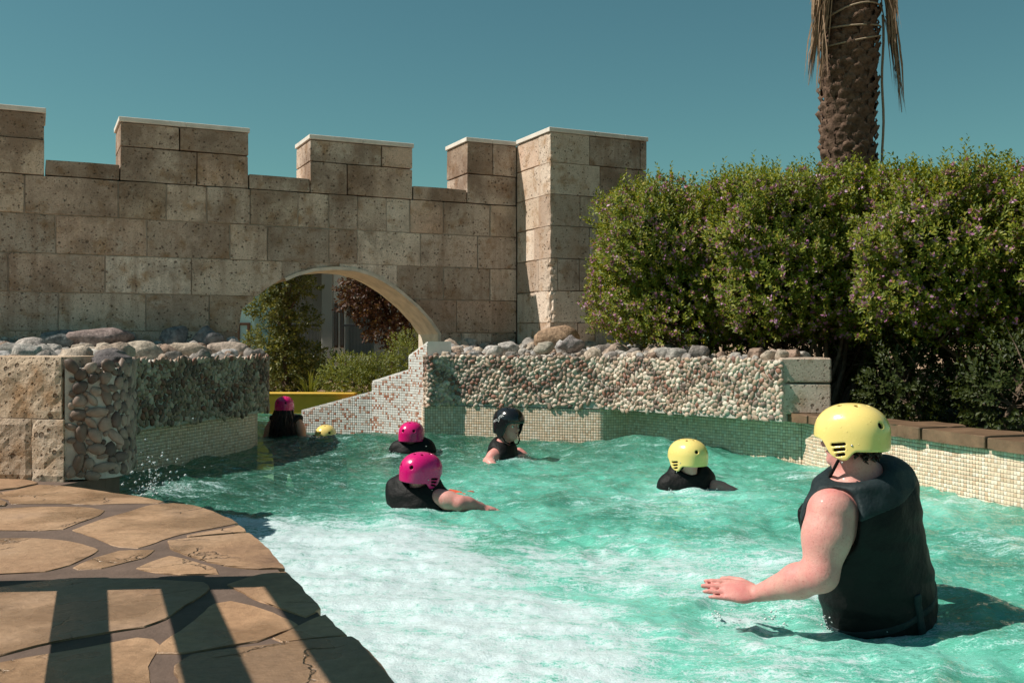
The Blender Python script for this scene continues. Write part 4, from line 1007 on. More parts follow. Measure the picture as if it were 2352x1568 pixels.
# ------------------------------------------------------------ beyond the arch
def blob_tree(name, lab, cat, base, tiers, nspr, material, L, W, trunk_r, seed, per=8, slen=.13):
    t = thing(name, lab, cat, base); g = np.random.default_rng(seed); PP = []; DD = []
    tot = sum(r[0] * r[2] for _, r in tiers)
    for i, (c, r) in enumerate(tiers):
        P, d = superell(g, int(nspr * r[0] * r[2] / tot), c, r, 2.2, .22, seed + i * 1.7, .65); PP.append(P); DD.append(d)
    P = np.concatenate(PP); d = np.concatenate(DD)
    arr = sprigs(g, P, d + [0, 0, .3], per, slen, L, W); obj('crown', leaves_mesh('crown', *arr, material), t)
    bm = bmesh.new(); top = max(c[2] for c, _ in tiers)
    if trunk_r > 0:
        tube(bm, [(base[0], base[1], base[2]), (base[0] + .03, base[1], (base[2] + top) / 2), (base[0], base[1], top)], [trunk_r, trunk_r * .7, trunk_r * .3], 8)
    for c, r in tiers:
        for j in range(3): tube(bm, [(base[0], base[1], base[2] + (c[2] - base[2]) * .7), (c[0] + g.normal() * r[0] * .4, c[1] + g.normal() * r[1] * .4, c[2] + g.normal() * .1)], [max(trunk_r * .4, .012), .006], 5)
    bm_obj('trunk', bm, M['bark'], t, True)
gx, gy = ray(655, 17.0)
blob_tree('slender_tree', 'slender olive green tree with tiered branches seen through the arch', 'tree', (gx, gy, .1),
   [((gx - .05, gy, 2.75), (.45, .45, .5)), ((gx - .22, gy - .1, 2.1), (.38, .4, .18)), ((gx + .15, gy, 1.95), (.36, .4, .17)), ((gx - .22, gy, 1.6), (.42, .4, .17)), ((gx + .12, gy + .1, 1.35), (.38, .4, .17)), ((gx - .18, gy, 1.0), (.42, .4, .2)), ((gx + .12, gy, .7), (.45, .4, .25)), ((gx, gy, .3), (.5, .4, .3))], 1900, M['leaf_olive'], .075, .018, .06, 401)
rx_, ry_ = ray(885, 16.6)
blob_tree('plum_tree', 'dark red-leaved tree filling the right of the arch', 'tree', (rx_ + .1, ry_, .1), [((rx_ + .1, ry_, 1.95), (.75, .6, .65)), ((rx_ + .25, ry_, 1.35), (.6, .5, .42)), ((rx_ - .40, ry_ - .1, 1.75), (.32, .4, .3)), ((rx_ + .0, ry_, 2.6), (.8, .6, .4))], 1800, M['leaf_red'], .075, .020, .06, 402)
bx_, by_ = ray(815, 15.1)
blob_tree('round_bush', 'bright green bush behind the mosaic wall under the arch', 'bush', (bx_, by_, .1), [((bx_, by_, .42), (.52, .42, .36)), ((bx_ + .35, by_ + .1, .45), (.4, .4, .33))], 1500, M['leaf_bush'], .038, .008, .0, 403, 9, .08)
bx_, by_ = ray(945, 15.0)
blob_tree('round_bush', 'small green bush beside the right foot of the arch', 'bush', (bx_, by_, .1), [((bx_, by_, .72), (.35, .35, .45))], 600, M['leaf_bush'], .038, .008, .0, 404, 9, .08)
bx_, by_ = ray(760, 18.5)
blob_tree('dark_shrub', 'dark green shrub in front of the far building', 'bush', (bx_, by_, .1), [((bx_, by_, .35), (.5, .5, .4)), ((bx_ - .8, by_, .35), (.6, .5, .4)), ((bx_ - 1.6, by_, .35), (.6, .5, .4))], 900, M['leaf_dark'], .07, .02, .02, 405)
t = thing('feather_grass', 'clump of arching feather grass by the yellow wall', 'grass', (*ray(700, 14.95), .1))
bm = bmesh.new(); g = np.random.default_rng(77); c = Vector((*ray(712, 14.95), .1))
for k in range(70):
    a = g.random() * 6.28; r_ = g.uniform(.12, .42); h = g.uniform(.28, .55); e = c + Vector((math.cos(a) * r_, math.sin(a) * r_, h * g.uniform(.55, 1))); m_ = c.lerp(e, .5) + Vector((0, 0, h * .28))
    s_ = Vector((g.normal(), g.normal(), 0)).normalized() * .005
    v = [bm.verts.new(q) for q in (c - s_, c + s_, m_ + s_, m_ - s_, e)]; bm.faces.new((v[0], v[1], v[2], v[3])); bm.faces.new((v[3], v[2], v[4]))
bm_obj('blades', bm, M['leaf_bush'], t)
# building
bld = thing('apartment_building', 'grey building with white window bays and balconies seen through the arch', 'building', (-5, 26, 0))
YB = 26.0
def bz(y): return EYE + (784 - y) / 88.0
def bxx(px): return (px - 1176) / FPX * YB
def slab(name, px0, px1, z0, z1, y0, y1, material, parent, bev=.01):
    bm = bmesh.new(); a, b_ = bxx(px0), bxx(px1); box(bm, ((a + b_) / 2, (y0 + y1) / 2, (z0 + z1) / 2), (b_ - a, y1 - y0, z1 - z0), 0, bev); return bm_obj(name, bm, M[material], parent)
slab('wall', 500, 1400, -.2, 4.5, YB + .6, YB + 8, 'stucco', bld)
slab('wall', 584, 640, -.2, 4.5, YB - .1, YB + .59, 'stucco', bld)
slab('pilaster', 741, 765.5, -.2, 4.5, YB - .15, YB + .59, 'stucco', bld)
slab('bay', 766, 794, -.2, 4.5, YB - .05, YB + .59, 'trim', bld)
slab('pilaster', 860, 884, -.2, 4.5, YB - .15, YB + .59, 'stucco', bld)
slab('bay', 884.5, 912, -.2, 4.5, YB - .05, YB + .59, 'trim', bld)
for lev in range(2):
    zb = bz(798) + lev * 2.45 - .0
    for px0 in (769, 782.5, 884.5, 901):
        w = slab('window', px0, px0 + 8.6, zb, zb + 1.15 + .6 * 0, YB - .085, YB - .051, 'dark_wood', bld, .004)
        slab('pane', px0 + 1.6, px0 + 7, zb + .06, zb + 1.09, YB - .10, YB - .086, 'glass', w, .002)
    for px0 in (716, 600):
        if lev: 
            yy = YB + .56 if px0 == 716 else YB - .14
            w = slab('window', px0, px0 + 11, zb - .2, zb + .95, yy, yy + .035, 'dark_wood', bld, .004); slab('pane', px0 + 1.5, px0 + 9.5, zb - .14, zb + .89, yy - .012, yy - .001, 'glass', w, .002)
            slab('window_trim', px0 + 11.2, px0 + 14, zb - .3, zb + 1.05, yy - .02, yy + .03, 'trim', bld, .004)
    for a, b_ in ((641, 740), (795, 859)):
        slab('balcony_slab', a, b_, zb - .35, zb - .22, YB - .5, YB + .58, 'trim', bld)
        r = slab('railing', a, b_, zb + .55, zb + .60, YB - .47, YB - .43, 'iron', bld, .004)
        for k, px in enumerate(np.arange(a + 1, b_, 3.2)):
            slab('baluster', px, px + .7, zb - .22, zb + .55, YB - .46, YB - .44, 'iron', r, 0)
slab('roof', 495, 1405, 4.5, 4.62, YB - .4, YB + 8.4, 'trim', bld)
tb = thing('teal_building', 'teal painted building with a brown framed window at the left of the arch', 'building', (-7, 22, 0))
def at22(px): return (px - 1176) / FPX * 22
bm = bmesh.new(); a, b_ = at22(380), at22(586); box(bm, ((a + b_) / 2, 23.5, 2.1), (b_ - a, 3, 4.6), 0, .02); bm_obj('wall', bm, M['teal_stucco'], tb)
for px0, px1, y0, y1 in ((546, 575, 741, 800), (480, 510, 741, 800)):
    z1 = EYE + (784 - y0) / FPX * 22; z0 = EYE + (784 - y1) / FPX * 22; a, b_ = at22(px0), at22(px1)
    bm = bmesh.new(); w_ = .055; zc = (z0 + z1) / 2
    for c_, s_ in (((a + w_ / 2, 21.97, zc), (w_, .08, z1 - z0)), ((b_ - w_ / 2, 21.97, zc), (w_, .08, z1 - z0)), (((a + b_) / 2, 21.97, z1 - w_ / 2), (b_ - a - 2 * w_, .078, w_)), (((a + b_) / 2, 21.97, z0 + w_ / 2), (b_ - a - 2 * w_, .078, w_))): box(bm, c_, s_, 0, .003)
    fr = bm_obj('window', bm, M['dark_wood'], tb); bm = bmesh.new(); box(bm, ((a + b_) / 2, 21.985, zc), (b_ - a - .1, .02, z1 - z0 - .1)); bm_obj('curtain', bm, M['curtain'], fr)
# ------------------------------------------------------------ organic shapes: distance fields meshed with surface nets
def smin(a, b_, k): h = np.clip(.5 + .5 * (b_ - a) / k, 0, 1); return b_ + (a - b_) * h - k * h * (1 - h)
def smax(a, b_, k): return -smin(-a, -b_, k)
def cone(P, a, b_, ra, rb):
    a = np.array(a, float); b_ = np.array(b_, float); d = b_ - a; h = np.clip((P - a) @ d / (d @ d), 0, 1)
    return np.linalg.norm(P - a - h[:, None] * d, axis=1) - (ra + (rb - ra) * h)
def ell(P, c, r, Rm=None):
    q = P - np.array(c, float)
    if Rm is not None: q = q @ Rm
    r = np.array(r, float); k0 = np.linalg.norm(q / r, axis=1); k1 = np.linalg.norm(q / (r * r), axis=1)
    return k0 * (k0 - 1) / np.maximum(k1, 1e-9)
def basis(f, up=(0, 0, 1)):
    """columns: right, forward, up"""
    f = np.array(f, float); f /= np.linalg.norm(f); up = np.array(up, float); r = np.cross(f, up); r /= np.linalg.norm(r); u = np.cross(r, f)
    return np.stack([r, f, u], 1)
def net(fn, lo, hi, res):
    lo = np.array(lo, float); hi = np.array(hi, float); n = np.ceil((hi - lo) / res / 4).astype(int) * 4 + 1
    ax = [lo[i] + np.arange(n[i]) * res for i in range(3)]
    cs = [a[::4] for a in ax]; C = np.stack(np.meshgrid(*cs, indexing='ij'), -1); sh = C.shape[:3]
    fc = fn(C.reshape(-1, 3)).reshape(sh)
    nb = np.abs(fc) < res * 4 * 2.3
    ix = [np.clip((np.arange(n[i]) + 2) // 4, 0, sh[i] - 1) for i in range(3)]
    f = fc[np.ix_(*ix)].astype(np.float32); m = nb[np.ix_(*ix)]
    I = np.argwhere(m); pts = np.stack([ax[k][I[:, k]] for k in range(3)], 1).astype(np.float32)
    f[m] = fn(pts)
    s = f < 0
    mixed = np.zeros(tuple(n - 1), bool); cor = [(i, j, k) for i in (0, 1) for j in (0, 1) for k in (0, 1)]
    sl = lambda a, o: a[o[0]:a.shape[0] - 1 + o[0], o[1]:a.shape[1] - 1 + o[1], o[2]:a.shape[2] - 1 + o[2]]
    cnt = sum(sl(s, o).astype(np.int8) for o in cor); mixed = (cnt > 0) & (cnt < 8)
    cells = np.argwhere(mixed); vid = -np.ones(mixed.shape, np.int64); vid[mixed] = np.arange(len(cells))
    acc = np.zeros((len(cells), 3)); num = np.zeros(len(cells))
    for o in cor:
        for axn in range(3):
            if o[axn]: continue
            o2 = list(o); o2[axn] = 1
            fa = f[cells[:, 0] + o[0], cells[:, 1] + o[1], cells[:, 2] + o[2]]; fb = f[cells[:, 0] + o2[0], cells[:, 1] + o2[1], cells[:, 2] + o2[2]]
            x = (fa < 0) != (fb < 0); t = np.where(x, fa / np.where(fa == fb, 1, fa - fb), 0)
            p = np.tile(np.array(o, float), (len(cells), 1)); p[:, axn] = t; acc[x] += p[x]; num[x] += 1
    V = lo + (cells + acc / np.maximum(num, 1)[:, None]) * res
    Fs = []
    for axn in range(3):
        a2, a3 = (axn + 1) % 3, (axn + 2) % 3
        s0 = [slice(1, n[k] - 1) for k in range(3)]; s0[axn] = slice(0, n[axn] - 1); s1 = list(s0); s1[axn] = slice(1, n[axn])
        x = s[tuple(s0)] != s[tuple(s1)]; I = np.argwhere(x); flip = s[tuple(s0)][x]
        base = I.copy(); base[:, a2] += 1; base[:, a3] += 1
        def cell(d2, d3):
            c = base.copy(); c[:, a2] -= d2; c[:, a3] -= d3; return vid[c[:, 0], c[:, 1], c[:, 2]]
        q = np.stack([cell(1, 1), cell(0, 1), cell(0, 0), cell(1, 0)], 1); q[~flip] = q[~flip][:, ::-1]; Fs.append(q[(q >= 0).all(1)])
    return V, np.concatenate(Fs)

# materials for people
def skin_mat(name, base, red):
    m, n, l, b = mat(name, base, .5, .35); p = wpos(n)
    c = mixc(n, l, ramp(n, l, noise(n, l, p, 9, 6, .7), [(.34, (0, 0, 0)), (.70, (.9, .9, .9))]).outputs[0], base, red)
    c = mixc(n, l, ramp(n, l, noise(n, l, p, 150, 3, .6), [(.58, (0, 0, 0)), (.72, (.6, .6, .6))]).outputs[0], c, (red[0] * .62, red[1] * .55, red[2] * .5))
    l.new(c, b.inputs['Base Color']); b.inputs['Subsurface Weight'].default_value = .12; b.inputs['Subsurface Radius'].default_value = (.012, .005, .003)
    b.inputs['Coat Weight'].default_value = .05; b.inputs['Coat Roughness'].default_value = .15
    bump(n, l, b, math_(n, l, 'ADD', noise(n, l, p, 260, 3, .6), math_(n, l, 'MULTIPLY', noise(n, l, p, 38, 3, .5), 1.6)), .0022, .6); return m
M['skin'] = skin_mat('fair_skin', (.70, .37, .31), (.66, .21, .20)); M['skin2'] = skin_mat('tan_skin', (.55, .33, .245), (.50, .25, .19))
def plastic(name, base, rough=.22):
    m, n, l, b = mat(name, base, rough, .5); p = wpos(n); b.inputs['Coat Weight'].default_value = .35; b.inputs['Coat Roughness'].default_value = .08
    v = N(n, 'TexVoronoi', feature='F1'); v.inputs['Scale'].default_value = 75; l.new(p, v.inputs['Vector'])
    drop = ramp(n, l, v.outputs['Distance'], [(.10, (1, 1, 1)), (.20, (0, 0, 0))]).outputs[0]; wn_ = N(n, 'TexWhiteNoise'); l.new(v.outputs['Color'], wn_.inputs['Vector'])
    drop = math_(n, l, 'MULTIPLY', drop, math_(n, l, 'GREATER_THAN', wn_.outputs['Value'], .72))
    sc = noise(n, l, p, 30, 6, .7); l.new(ramp(n, l, sc, [(.4, (rough * .8,) * 3), (.7, (rough * 1.6,) * 3)]).outputs[0], b.inputs['Roughness'])
    bump(n, l, b, drop, .0022, .8); return m
M['yellow'] = plastic('yellow_shell', (.90, .69, .22)); M['pink'] = plastic('magenta_shell', (.66, .008, .16)); M['black_shell'] = plastic('black_shell', (.010, .010, .012), .16)
M['liner'] = simple('foam_liner', (.018, .018, .018), .9, .1, .2, 30, 0)
def fabric(name, base):
    m, n, l, b = mat(name, base, .6, .22); p = wpos(n)
    c = mixc(n, l, 1, base, ramp(n, l, noise(n, l, p, 9, 5, .6), [(.3, (.6, .6, .6)), (.7, (1.5, 1.5, 1.5))]).outputs[0], 'MULTIPLY'); l.new(c, b.inputs['Base Color'])
    wv = noise(n, l, p, 13, 5, .55); fine = noise(n, l, p, 420, 2, .5)
    bump(n, l, b, math_(n, l, 'ADD', wv, math_(n, l, 'MULTIPLY', fine, .05)), .028, .55); return m
M['vest'] = fabric('wet_black_nylon', (.0045, .0046, .0048)); M['vest_panel'] = fabric('wet_teal_black_nylon', (.017, .027, .030)); M['shorts'] = fabric('black_swimwear', (.012, .012, .014)); M['red_cloth'] = fabric('red_cloth', (.62, .10, .05))
M['hair'] = simple('dark_brown_hair', (.030, .016, .011), .45, .4, .5, 40, .004, 90)
m, n, l, b = mat('eye_white', (.75, .72, .68), .2, .5); M['eye_white'] = m
m, n, l, b = mat('iris', (.05, .03, .02), .2, .5); M['iris'] = m
m, n, l, b = mat('lips', (.48, .17, .15), .4, .4); M['lips'] = m
m, n, l, b = mat('white_print', (.8, .8, .8), .5, .3); M['print'] = m
m, n, l, b = mat('steel_rivet', (.5, .5, .48), .3, .5); b.inputs['Metallic'].default_value = .9; M['steel'] = m

# helmet in its own space: +Y forward, +Z up
def helmet_outer(P, grow=0.0):
    q = P.copy(); q[:, 2] = np.where(q[:, 2] > 0, q[:, 2] / (.118 + grow), q[:, 2] / (.30 + grow)); q[:, 0] /= .116 + grow; q[:, 1] /= .140 + grow
    return (np.sum(np.abs(q) ** 2.25, axis=1) ** (1 / 2.25) - 1) * .115
def rim_z(P, ear=-.118, back=-.060, front=-.018, wide=.055):
    az = np.arctan2(np.abs(P[:, 0]), P[:, 1])           # 0 front .. pi back
    base = front + (back - front) * sstep(.5, 2.2, az)
    return base + (ear - (front + back) / 2) * np.exp(-(((az - 1.42) / .44) ** 4)) * .62
RAYS = []
for a, e in ((2.75, .30), (-2.75, .30), (.35, .45), (-.35, .45)): RAYS.append((a, e, .0125))
for a, e in ((0, 1.05), (.9, 1.12), (-.9, 1.12), (2.2, 1.12), (-2.2, 1.12), (3.14, 1.1)): RAYS.append((a, e, .009))
def helmet_sdf(full):
    def fn(P):
        o = helmet_outer(P); i = helmet_outer(P, -.012); sh = np.maximum(o, -i)
        rim = rim_z(P, -.165, -.105, -.015) if full else rim_z(P)
        sh = smax(sh, rim - P[:, 2], .010)
        for a, e, r in RAYS if not full else RAYS[4:]:
            d = np.array([math.sin(a) * math.cos(e), math.cos(a) * math.cos(e), math.sin(e)]); t = np.maximum(P @ d, 0)
            sh = smax(sh, -(np.linalg.norm(P - t[:, None] * d, axis=1) - r), .003)
        if not full:
            for k in range(3):                           # louvre slots on each ear flap
                for s in (-1, 1):
                    y0 = .016 - .004 * k; w = .023 - .005 * k; z = -.034 - .019 * k
                    c = cone(P * [1, 1, 1], (s * .115, y0 - w, z + .003), (s * .115, y0 + w, z - .003), .0055, .0055); q = P.copy(); q[:, 0] = s * .115
                    c = cone(q, (s * .115, y0 - w, z + .003), (s * .115, y0 + w, z - .003), .0058, .0058); c = np.where(P[:, 0] * s > 0, c, 1)
                    sh = smax(sh, -c, .0025)
        return sh
    return fn
HV, HF = net(helmet_sdf(False), (-.14, -.165, -.16), (.14, .165, .14), .0030)
HV2, HF2 = net(helmet_sdf(True), (-.14, -.165, -.20), (.14, .165, .14), .0042)
LV, LF = net(lambda P: smax(helmet_outer(P, -.0135), (rim_z(P) + .008) - P[:, 2], .008), (-.14, -.165, -.16), (.14, .165, .14), .008)
def helmet(person, H, face, up, scale, shell, full=False):
    Bm = basis(face, up); Mx = Matrix(np.vstack([np.hstack([Bm * scale, np.array(H)[:, None]]), [0, 0, 0, 1]]).tolist())
    inv = world_of(person).inverted()
    def put(name, V, F, mt, par, smooth=True):
        W = np.asarray(V) @ (Bm * scale).T + np.array(H); return obj(name, np_mesh(name, W, F, mt, smooth), par)
    h = put('helmet', *( (HV2, HF2) if full else (HV, HF)), shell, person); put('liner', LV, LF, M['liner'], h)
    if not full:
        for s in (-1, 1):
            for y_, z_ in ((-.035, -.035), (.0, -.100)):
                c = np.array([s * .1135, y_, z_]); put('rivet', ICO1[0] * [.003, .0042, .0042] + c, ICO1[1], M['steel'], h)
    return h, Bm
def strap(person, H, Bm, sc, parent):
    bm = bmesh.new()
    for s in (-1, 1):
        pts = [np.array(p) * sc for p in ((s * .098, .02, -.095), (s * .085, .045, -.14), (s * .04, .07, -.165), (0, .075, -.17))]
        tube(bm, [tuple(np.array(H) + Bm @ p) for p in pts], [.006] * 4, 5)
    bm_obj('chin_strap', bm, M['vest'], parent, True)
def hand_parts(w, d, nrm, size, side, curl=.25, spread=.10):
    """finger chains: w wrist, d pointing direction, nrm back-of-hand normal, side = thumb side sign"""
    d = np.array(d, float); d /= np.linalg.norm(d); nrm = np.array(nrm, float); nrm -= d * (nrm @ d); nrm /= np.linalg.norm(nrm); s = np.cross(nrm, d) * side
    w = np.array(w, float); out = []; k = size
    for off, L, r in ((.031, .068, .0088), (.011, .077, .0090), (-.010, .071, .0086), (-.030, .055, .0076)):
        b0 = w + d * .088 * k + s * off * k; dd = d + s * (off / .03) * spread * .5; dd /= np.linalg.norm(dd)
        b1 = b0 + dd * L * .45 * k - nrm * curl * .008; d2 = dd - nrm * curl; d2 /= np.linalg.norm(d2); b2 = b1 + d2 * L * .32 * k; d3 = d2 - nrm * curl; d3 /= np.linalg.norm(d3); b3 = b2 + d3 * L * .25 * k
        out.append([(w + d * .05 * k + s * off * .9 * k, b0, .0105 * k, r * 1.08 * k), (b0, b1, r * 1.05 * k, r * k), (b1, b2, r * k, r * .92 * k), (b2, b3, r * .92 * k, r * .78 * k)])
    t0 = w + d * .02 * k + s * .026 * k - nrm * .006 * k; t1 = t0 + (d * .75 + s * .75 - nrm * .3) * .042 * k; t2 = t1 + (d * .95 + s * .35 - nrm * .3) * .032 * k; t3 = t2 + (d * 1.0 + s * .1 - nrm * .25) * .024 * k
    out.append([(t0, t1, .0145 * k, .0112 * k), (t1, t2, .0108 * k, .0096 * k), (t2, t3, .0096 * k, .0078 * k)])
    Rm = np.stack([s, d, nrm], 1); palm = [(w + d * .052 * k, np.array([.043, .058, .0165]) * k, Rm)]
    return out, palm

def make_person(label, H, face, C, tf, Pv, arms, w, dep, shell, hs=1.0, skin='skin', full=False, res=.010, head_up=(0, 0, 1), neck_r=.05, sh_w=.17, sh_r=.062, vest_off=.03, floor=-.93, group='swimmers in helmets and life vests', arm_bend=None, vest_top=.19, cut=0.0, extra=None, helmet_drop=0.0, collar=0.0):
    """H helmet centre, C chest centre, Pv pelvis, tf torso facing"""
    H = np.array(H, float); C = np.array(C, float); Pv = np.array(Pv, float)
    p = thing('person', label, 'person', (float(Pv[0]), float(Pv[1]), floor), group)
    up = C - Pv; up /= np.linalg.norm(up); T = basis(tf, up); r, f, u = T[:, 0], T[:, 1], T[:, 2]
    Hb = basis(face, head_up); hr, hf, hu = Hb[:, 0], Hb[:, 1], Hb[:, 2]
    hc = H - hu * .022 * hs
    neck_t = hc - hu * .085 * hs - hf * .015 * hs; neck_b = C + u * .17 * (w / .17) ** .5
    def torso(P):
        q = (P - C) @ T; q = q * [1, w / dep, 1]; tt = np.array([0, 0, -np.linalg.norm(C - Pv)])
        a = cone(q, (0, 0, .05), tt * .55, w * .93, w * .88); b_ = cone(q, tt * .5, tt, w * .86, w * .84); return smin(a, b_, .06)
    def shoulders(P): return cone(P, C + u * .10 + r * (sh_w - .02), C + u * .10 - r * (sh_w - .02), sh_r * .95, sh_r * .95)
    def head(P):
        d = ell(P, hc + hu * .015 * hs, np.array([.074, .092, .105]) * hs, Hb); d = smin(d, ell(P, hc + hf * .030 * hs - hu * .062 * hs, np.array([.052, .060, .062]) * hs, Hb), .03 * hs)
        F = lambda x, y, z: hc + hr * x * hs + hf * y * hs + hu * z * hs
        d = smin(d, cone(P, F(0, .088, .012), F(0, .108, -.022), .008 * hs, .0135 * hs), .012 * hs)      # nose
        d = smin(d, cone(P, F(-.036, .074, .026), F(.036, .074, .026), .013 * hs, .013 * hs), .014 * hs)  # brow
        d = smin(d, ell(P, F(0, .080, -.082), np.array([.022, .018, .018]) * hs, Hb), .014 * hs)           # chin
        d = smin(d, cone(P, F(-.018, .084, -.052), F(.018, .084, -.052), .0085 * hs, .0085 * hs), .008 * hs)  # lips
        for s in (-1, 1):
            d = smax(d, -ell(P, F(s * .031, .090, .006), np.array([.016, .013, .009]) * hs, Hb), .012 * hs)  # sockets
            d = smin(d, ell(P, F(s * .078, -.005, -.005), np.array([.010, .020, .032]) * hs, Hb), .010 * hs)  # ears
        return d
    def arms_d(P, hands=True):
        d = np.full(len(P), 9.0)
        for A_ in arms:
            s, e, wr = (np.array(q, float) for q in A_['j']); ra = A_['r']
            if not hands: s = s + (e - s) * cut
            m1 = s * .6 + e * .4
            x = smin(cone(P, s, m1, ra[0], ra[0] * .97), cone(P, m1, e, ra[0] * .97, ra[1]), .03); m2 = e * .65 + wr * .35
            y = smin(cone(P, e, m2, ra[1], ra[1] * 1.0), cone(P, m2, wr, ra[1] * 1.0, ra[2]), .02); x = smin(x, y, .02)
            if hands:
                fs, palm = hand_parts(wr, A_['hd'], A_['hn'], A_.get('hs', 1), A_.get('side', 1), A_.get('curl', .25), A_.get('spread', .1))
                nearh = np.linalg.norm(P - wr, axis=1) < .34
                if nearh.any():
                    Q = P[nearh]; xh = x[nearh]
                    for c_, rr, Rm in palm: xh = smin(xh, ell(Q, c_, rr, Rm), .014)
                    fd = np.full(len(Q), 9.0)
                    for ch in fs:
                        z = np.full(len(Q), 9.0)
                        for a, b_, r0, r1 in ch: z = smin(z, cone(Q, a, b_, r0, r1), .002)
                        fd = np.minimum(fd, z)
                    x[nearh] = smin(xh, fd, .006)
            d = np.minimum(d, x)
        return d
    legs = [(Pv + r * .09 * s * (w / .17) + f * .02, Pv + r * .11 * s + f * .10 - u * .32, Pv + r * .12 * s - u * .32) for s in (-1, 1)]
    def legs_d(P):
        d = np.full(len(P), 9.0)
        for s, (h_, k_, _) in zip((-1, 1), legs):
            foot = np.array([k_[0], k_[1], floor + .09]); foot = k_ + (foot - k_) if k_[2] > floor + .2 else k_ + np.array([0, 0, -.05])
            x = smin(cone(P, h_, k_, .082 * (w / .17), .058), cone(P, k_, foot, .056, .04), .03)
            if k_[2] > floor + .2: x = smin(x, cone(P, foot + [0, 0, -.04], foot + np.append(f[:2] * .15, -.05), .045, .032), .03)
            d = np.minimum(d, x)
        return d
    def body(P):
        d = smin(torso(P), shoulders(P), .06); d = smin(d, cone(P, neck_t, neck_b, neck_r, neck_r * 1.1), .035); d = smin(d, head(P), .02)
        d = smin(d, arms_d(P), .035); return smin(d, legs_d(P), .05)
    js = [np.array(q) for A_ in arms for q in A_['j']] + [np.array(A_['j'][2]) + np.array(A_['hd']) / np.linalg.norm(A_['hd']) * .22 for A_ in arms] + [H, C + r * w, C - r * w, Pv + r * w, Pv - r * w] + [q for L_ in legs for q in L_]
    lo = np.min(js, 0) - .18; hi = np.max(js, 0) + .18; lo[2] = floor; 
    V, F = net(body, lo, hi, res); obj('body', np_mesh('body', V, F, M[skin], True), p)
    # life vest
    nk = lambda P: cone(P, neck_b - u * .10 * 0, neck_t, neck_r + .022 - collar, neck_r + .03)
    fold = lambda P: .006 * np.sin(P @ (r * 38 + u * 21) + 2 * np.sin(P @ (u * 30))) 
    ztop = lambda P: (P - C) @ u
    def vest(P):
        d = smin(torso(P) - vest_off, shoulders(P) - vest_off * .75, .05) + fold(P) * .6
        if collar > .03: d = smin(d, cone(P, C + u * .06, C + u * (vest_top - .02), w * .80, .088), .04)
        d = smax(d, -(arms_d(P, False) - .016), .018); d = smax(d, -nk(P), .02) if collar <= .03 else smax(d, -(ell(P, hc, np.array([.085, .105, .118]) * hs, Hb)), .01)
        d = smax(d, ztop(P) - vest_top, .02); d = smax(d, -(ztop(P) + np.linalg.norm(C - Pv) * 1.0), .02)
        return d
    v = obj('life_vest', np_mesh('life_vest', *net(vest, np.minimum(C, Pv) - w - .14, np.maximum(C, Pv) + w + .16, res * .9), M['vest'], True), p)
    def band(z0, z1, grow, name, material, test=None):
        bd = lambda P: smax(smax(vest(P) - grow, ztop(P) - z1, .004), z0 - ztop(P), .004) if test is None else smax(smax(smax(vest(P) - grow, ztop(P) - z1, .004), z0 - ztop(P), .004), test(P), .006)
        Vb, Fb = net(bd, np.minimum(C, Pv) - w - .16, np.maximum(C, Pv) + w + .2, res * .9)
        if len(Fb): obj(name, np_mesh(name, Vb, Fb, M[material], True), v)
    sh = lambda P: smax(smax(torso(P) - .012, ztop(P) + np.linalg.norm(C - Pv) * .72, .01), -9 - P[:, 2], .01)
    Ln = np.linalg.norm(C - Pv)
    sh2 = lambda P: smax(smin(torso(P), legs_d(P), .05) - .012, np.maximum(ztop(P) + Ln * .80, -(ztop(P) + Ln + .22)), .01)
    obj('swim_shorts', np_mesh('swim_shorts', *net(sh2, np.minimum(C, Pv) - w - .2 - np.array([0, 0, .2]), np.maximum(C, Pv) + w + .1, res * 1.3), M['shorts'], True), p)
    h, Hbm = helmet(p, H + hu * helmet_drop, face, head_up, hs, shell, full); strap(p, H, Hbm, hs, h)
    for s in (-1, 1):
        e = hc + hr * s * .031 * hs + hf * .079 * hs + hu * .006 * hs
        ey = obj('eye', np_mesh('eye', ICO1[0] * .0115 * hs + e, ICO1[1], M['eye_white'], True), p)
        obj('iris', np_mesh('iris', (ICO1[0] * np.array([.0062, .003, .0062]) * hs) @ Hb.T + e + hf * .0098 * hs, ICO1[1], M['iris'], True), ey)
        bm = bmesh.new(); tube(bm, [tuple(hc + hr * s * x * hs + hf * y * hs + hu * z * hs) for x, y, z in ((.014, .0885, .024), (.030, .0875, .029), (.046, .076, .024))], [.003 * hs, .0036 * hs, .002 * hs], 5); bm_obj('eyebrow', bm, M['hair'], p, True)
    bm = bmesh.new(); tube(bm, [tuple(hc + hr * x * hs + hf * y * hs + hu * -.052 * hs) for x, y in ((-.022, .084), (-.008, .0935), (.008, .0935), (.022, .084))], [.003 * hs, .0062 * hs, .0062 * hs, .003 * hs], 6); bm_obj('lips', bm, M['lips'], p, True)
    return dict(p=p, v=v, h=h, Hb=Hb, T=T, band=band, hc=hc, vest=vest, ztop=ztop, C=C, Pv=Pv, torso=torso)
S_ = lambda px, py, d: ((px - 1176) / FPX * d, d, EYE - (py - 784) / FPX * d)

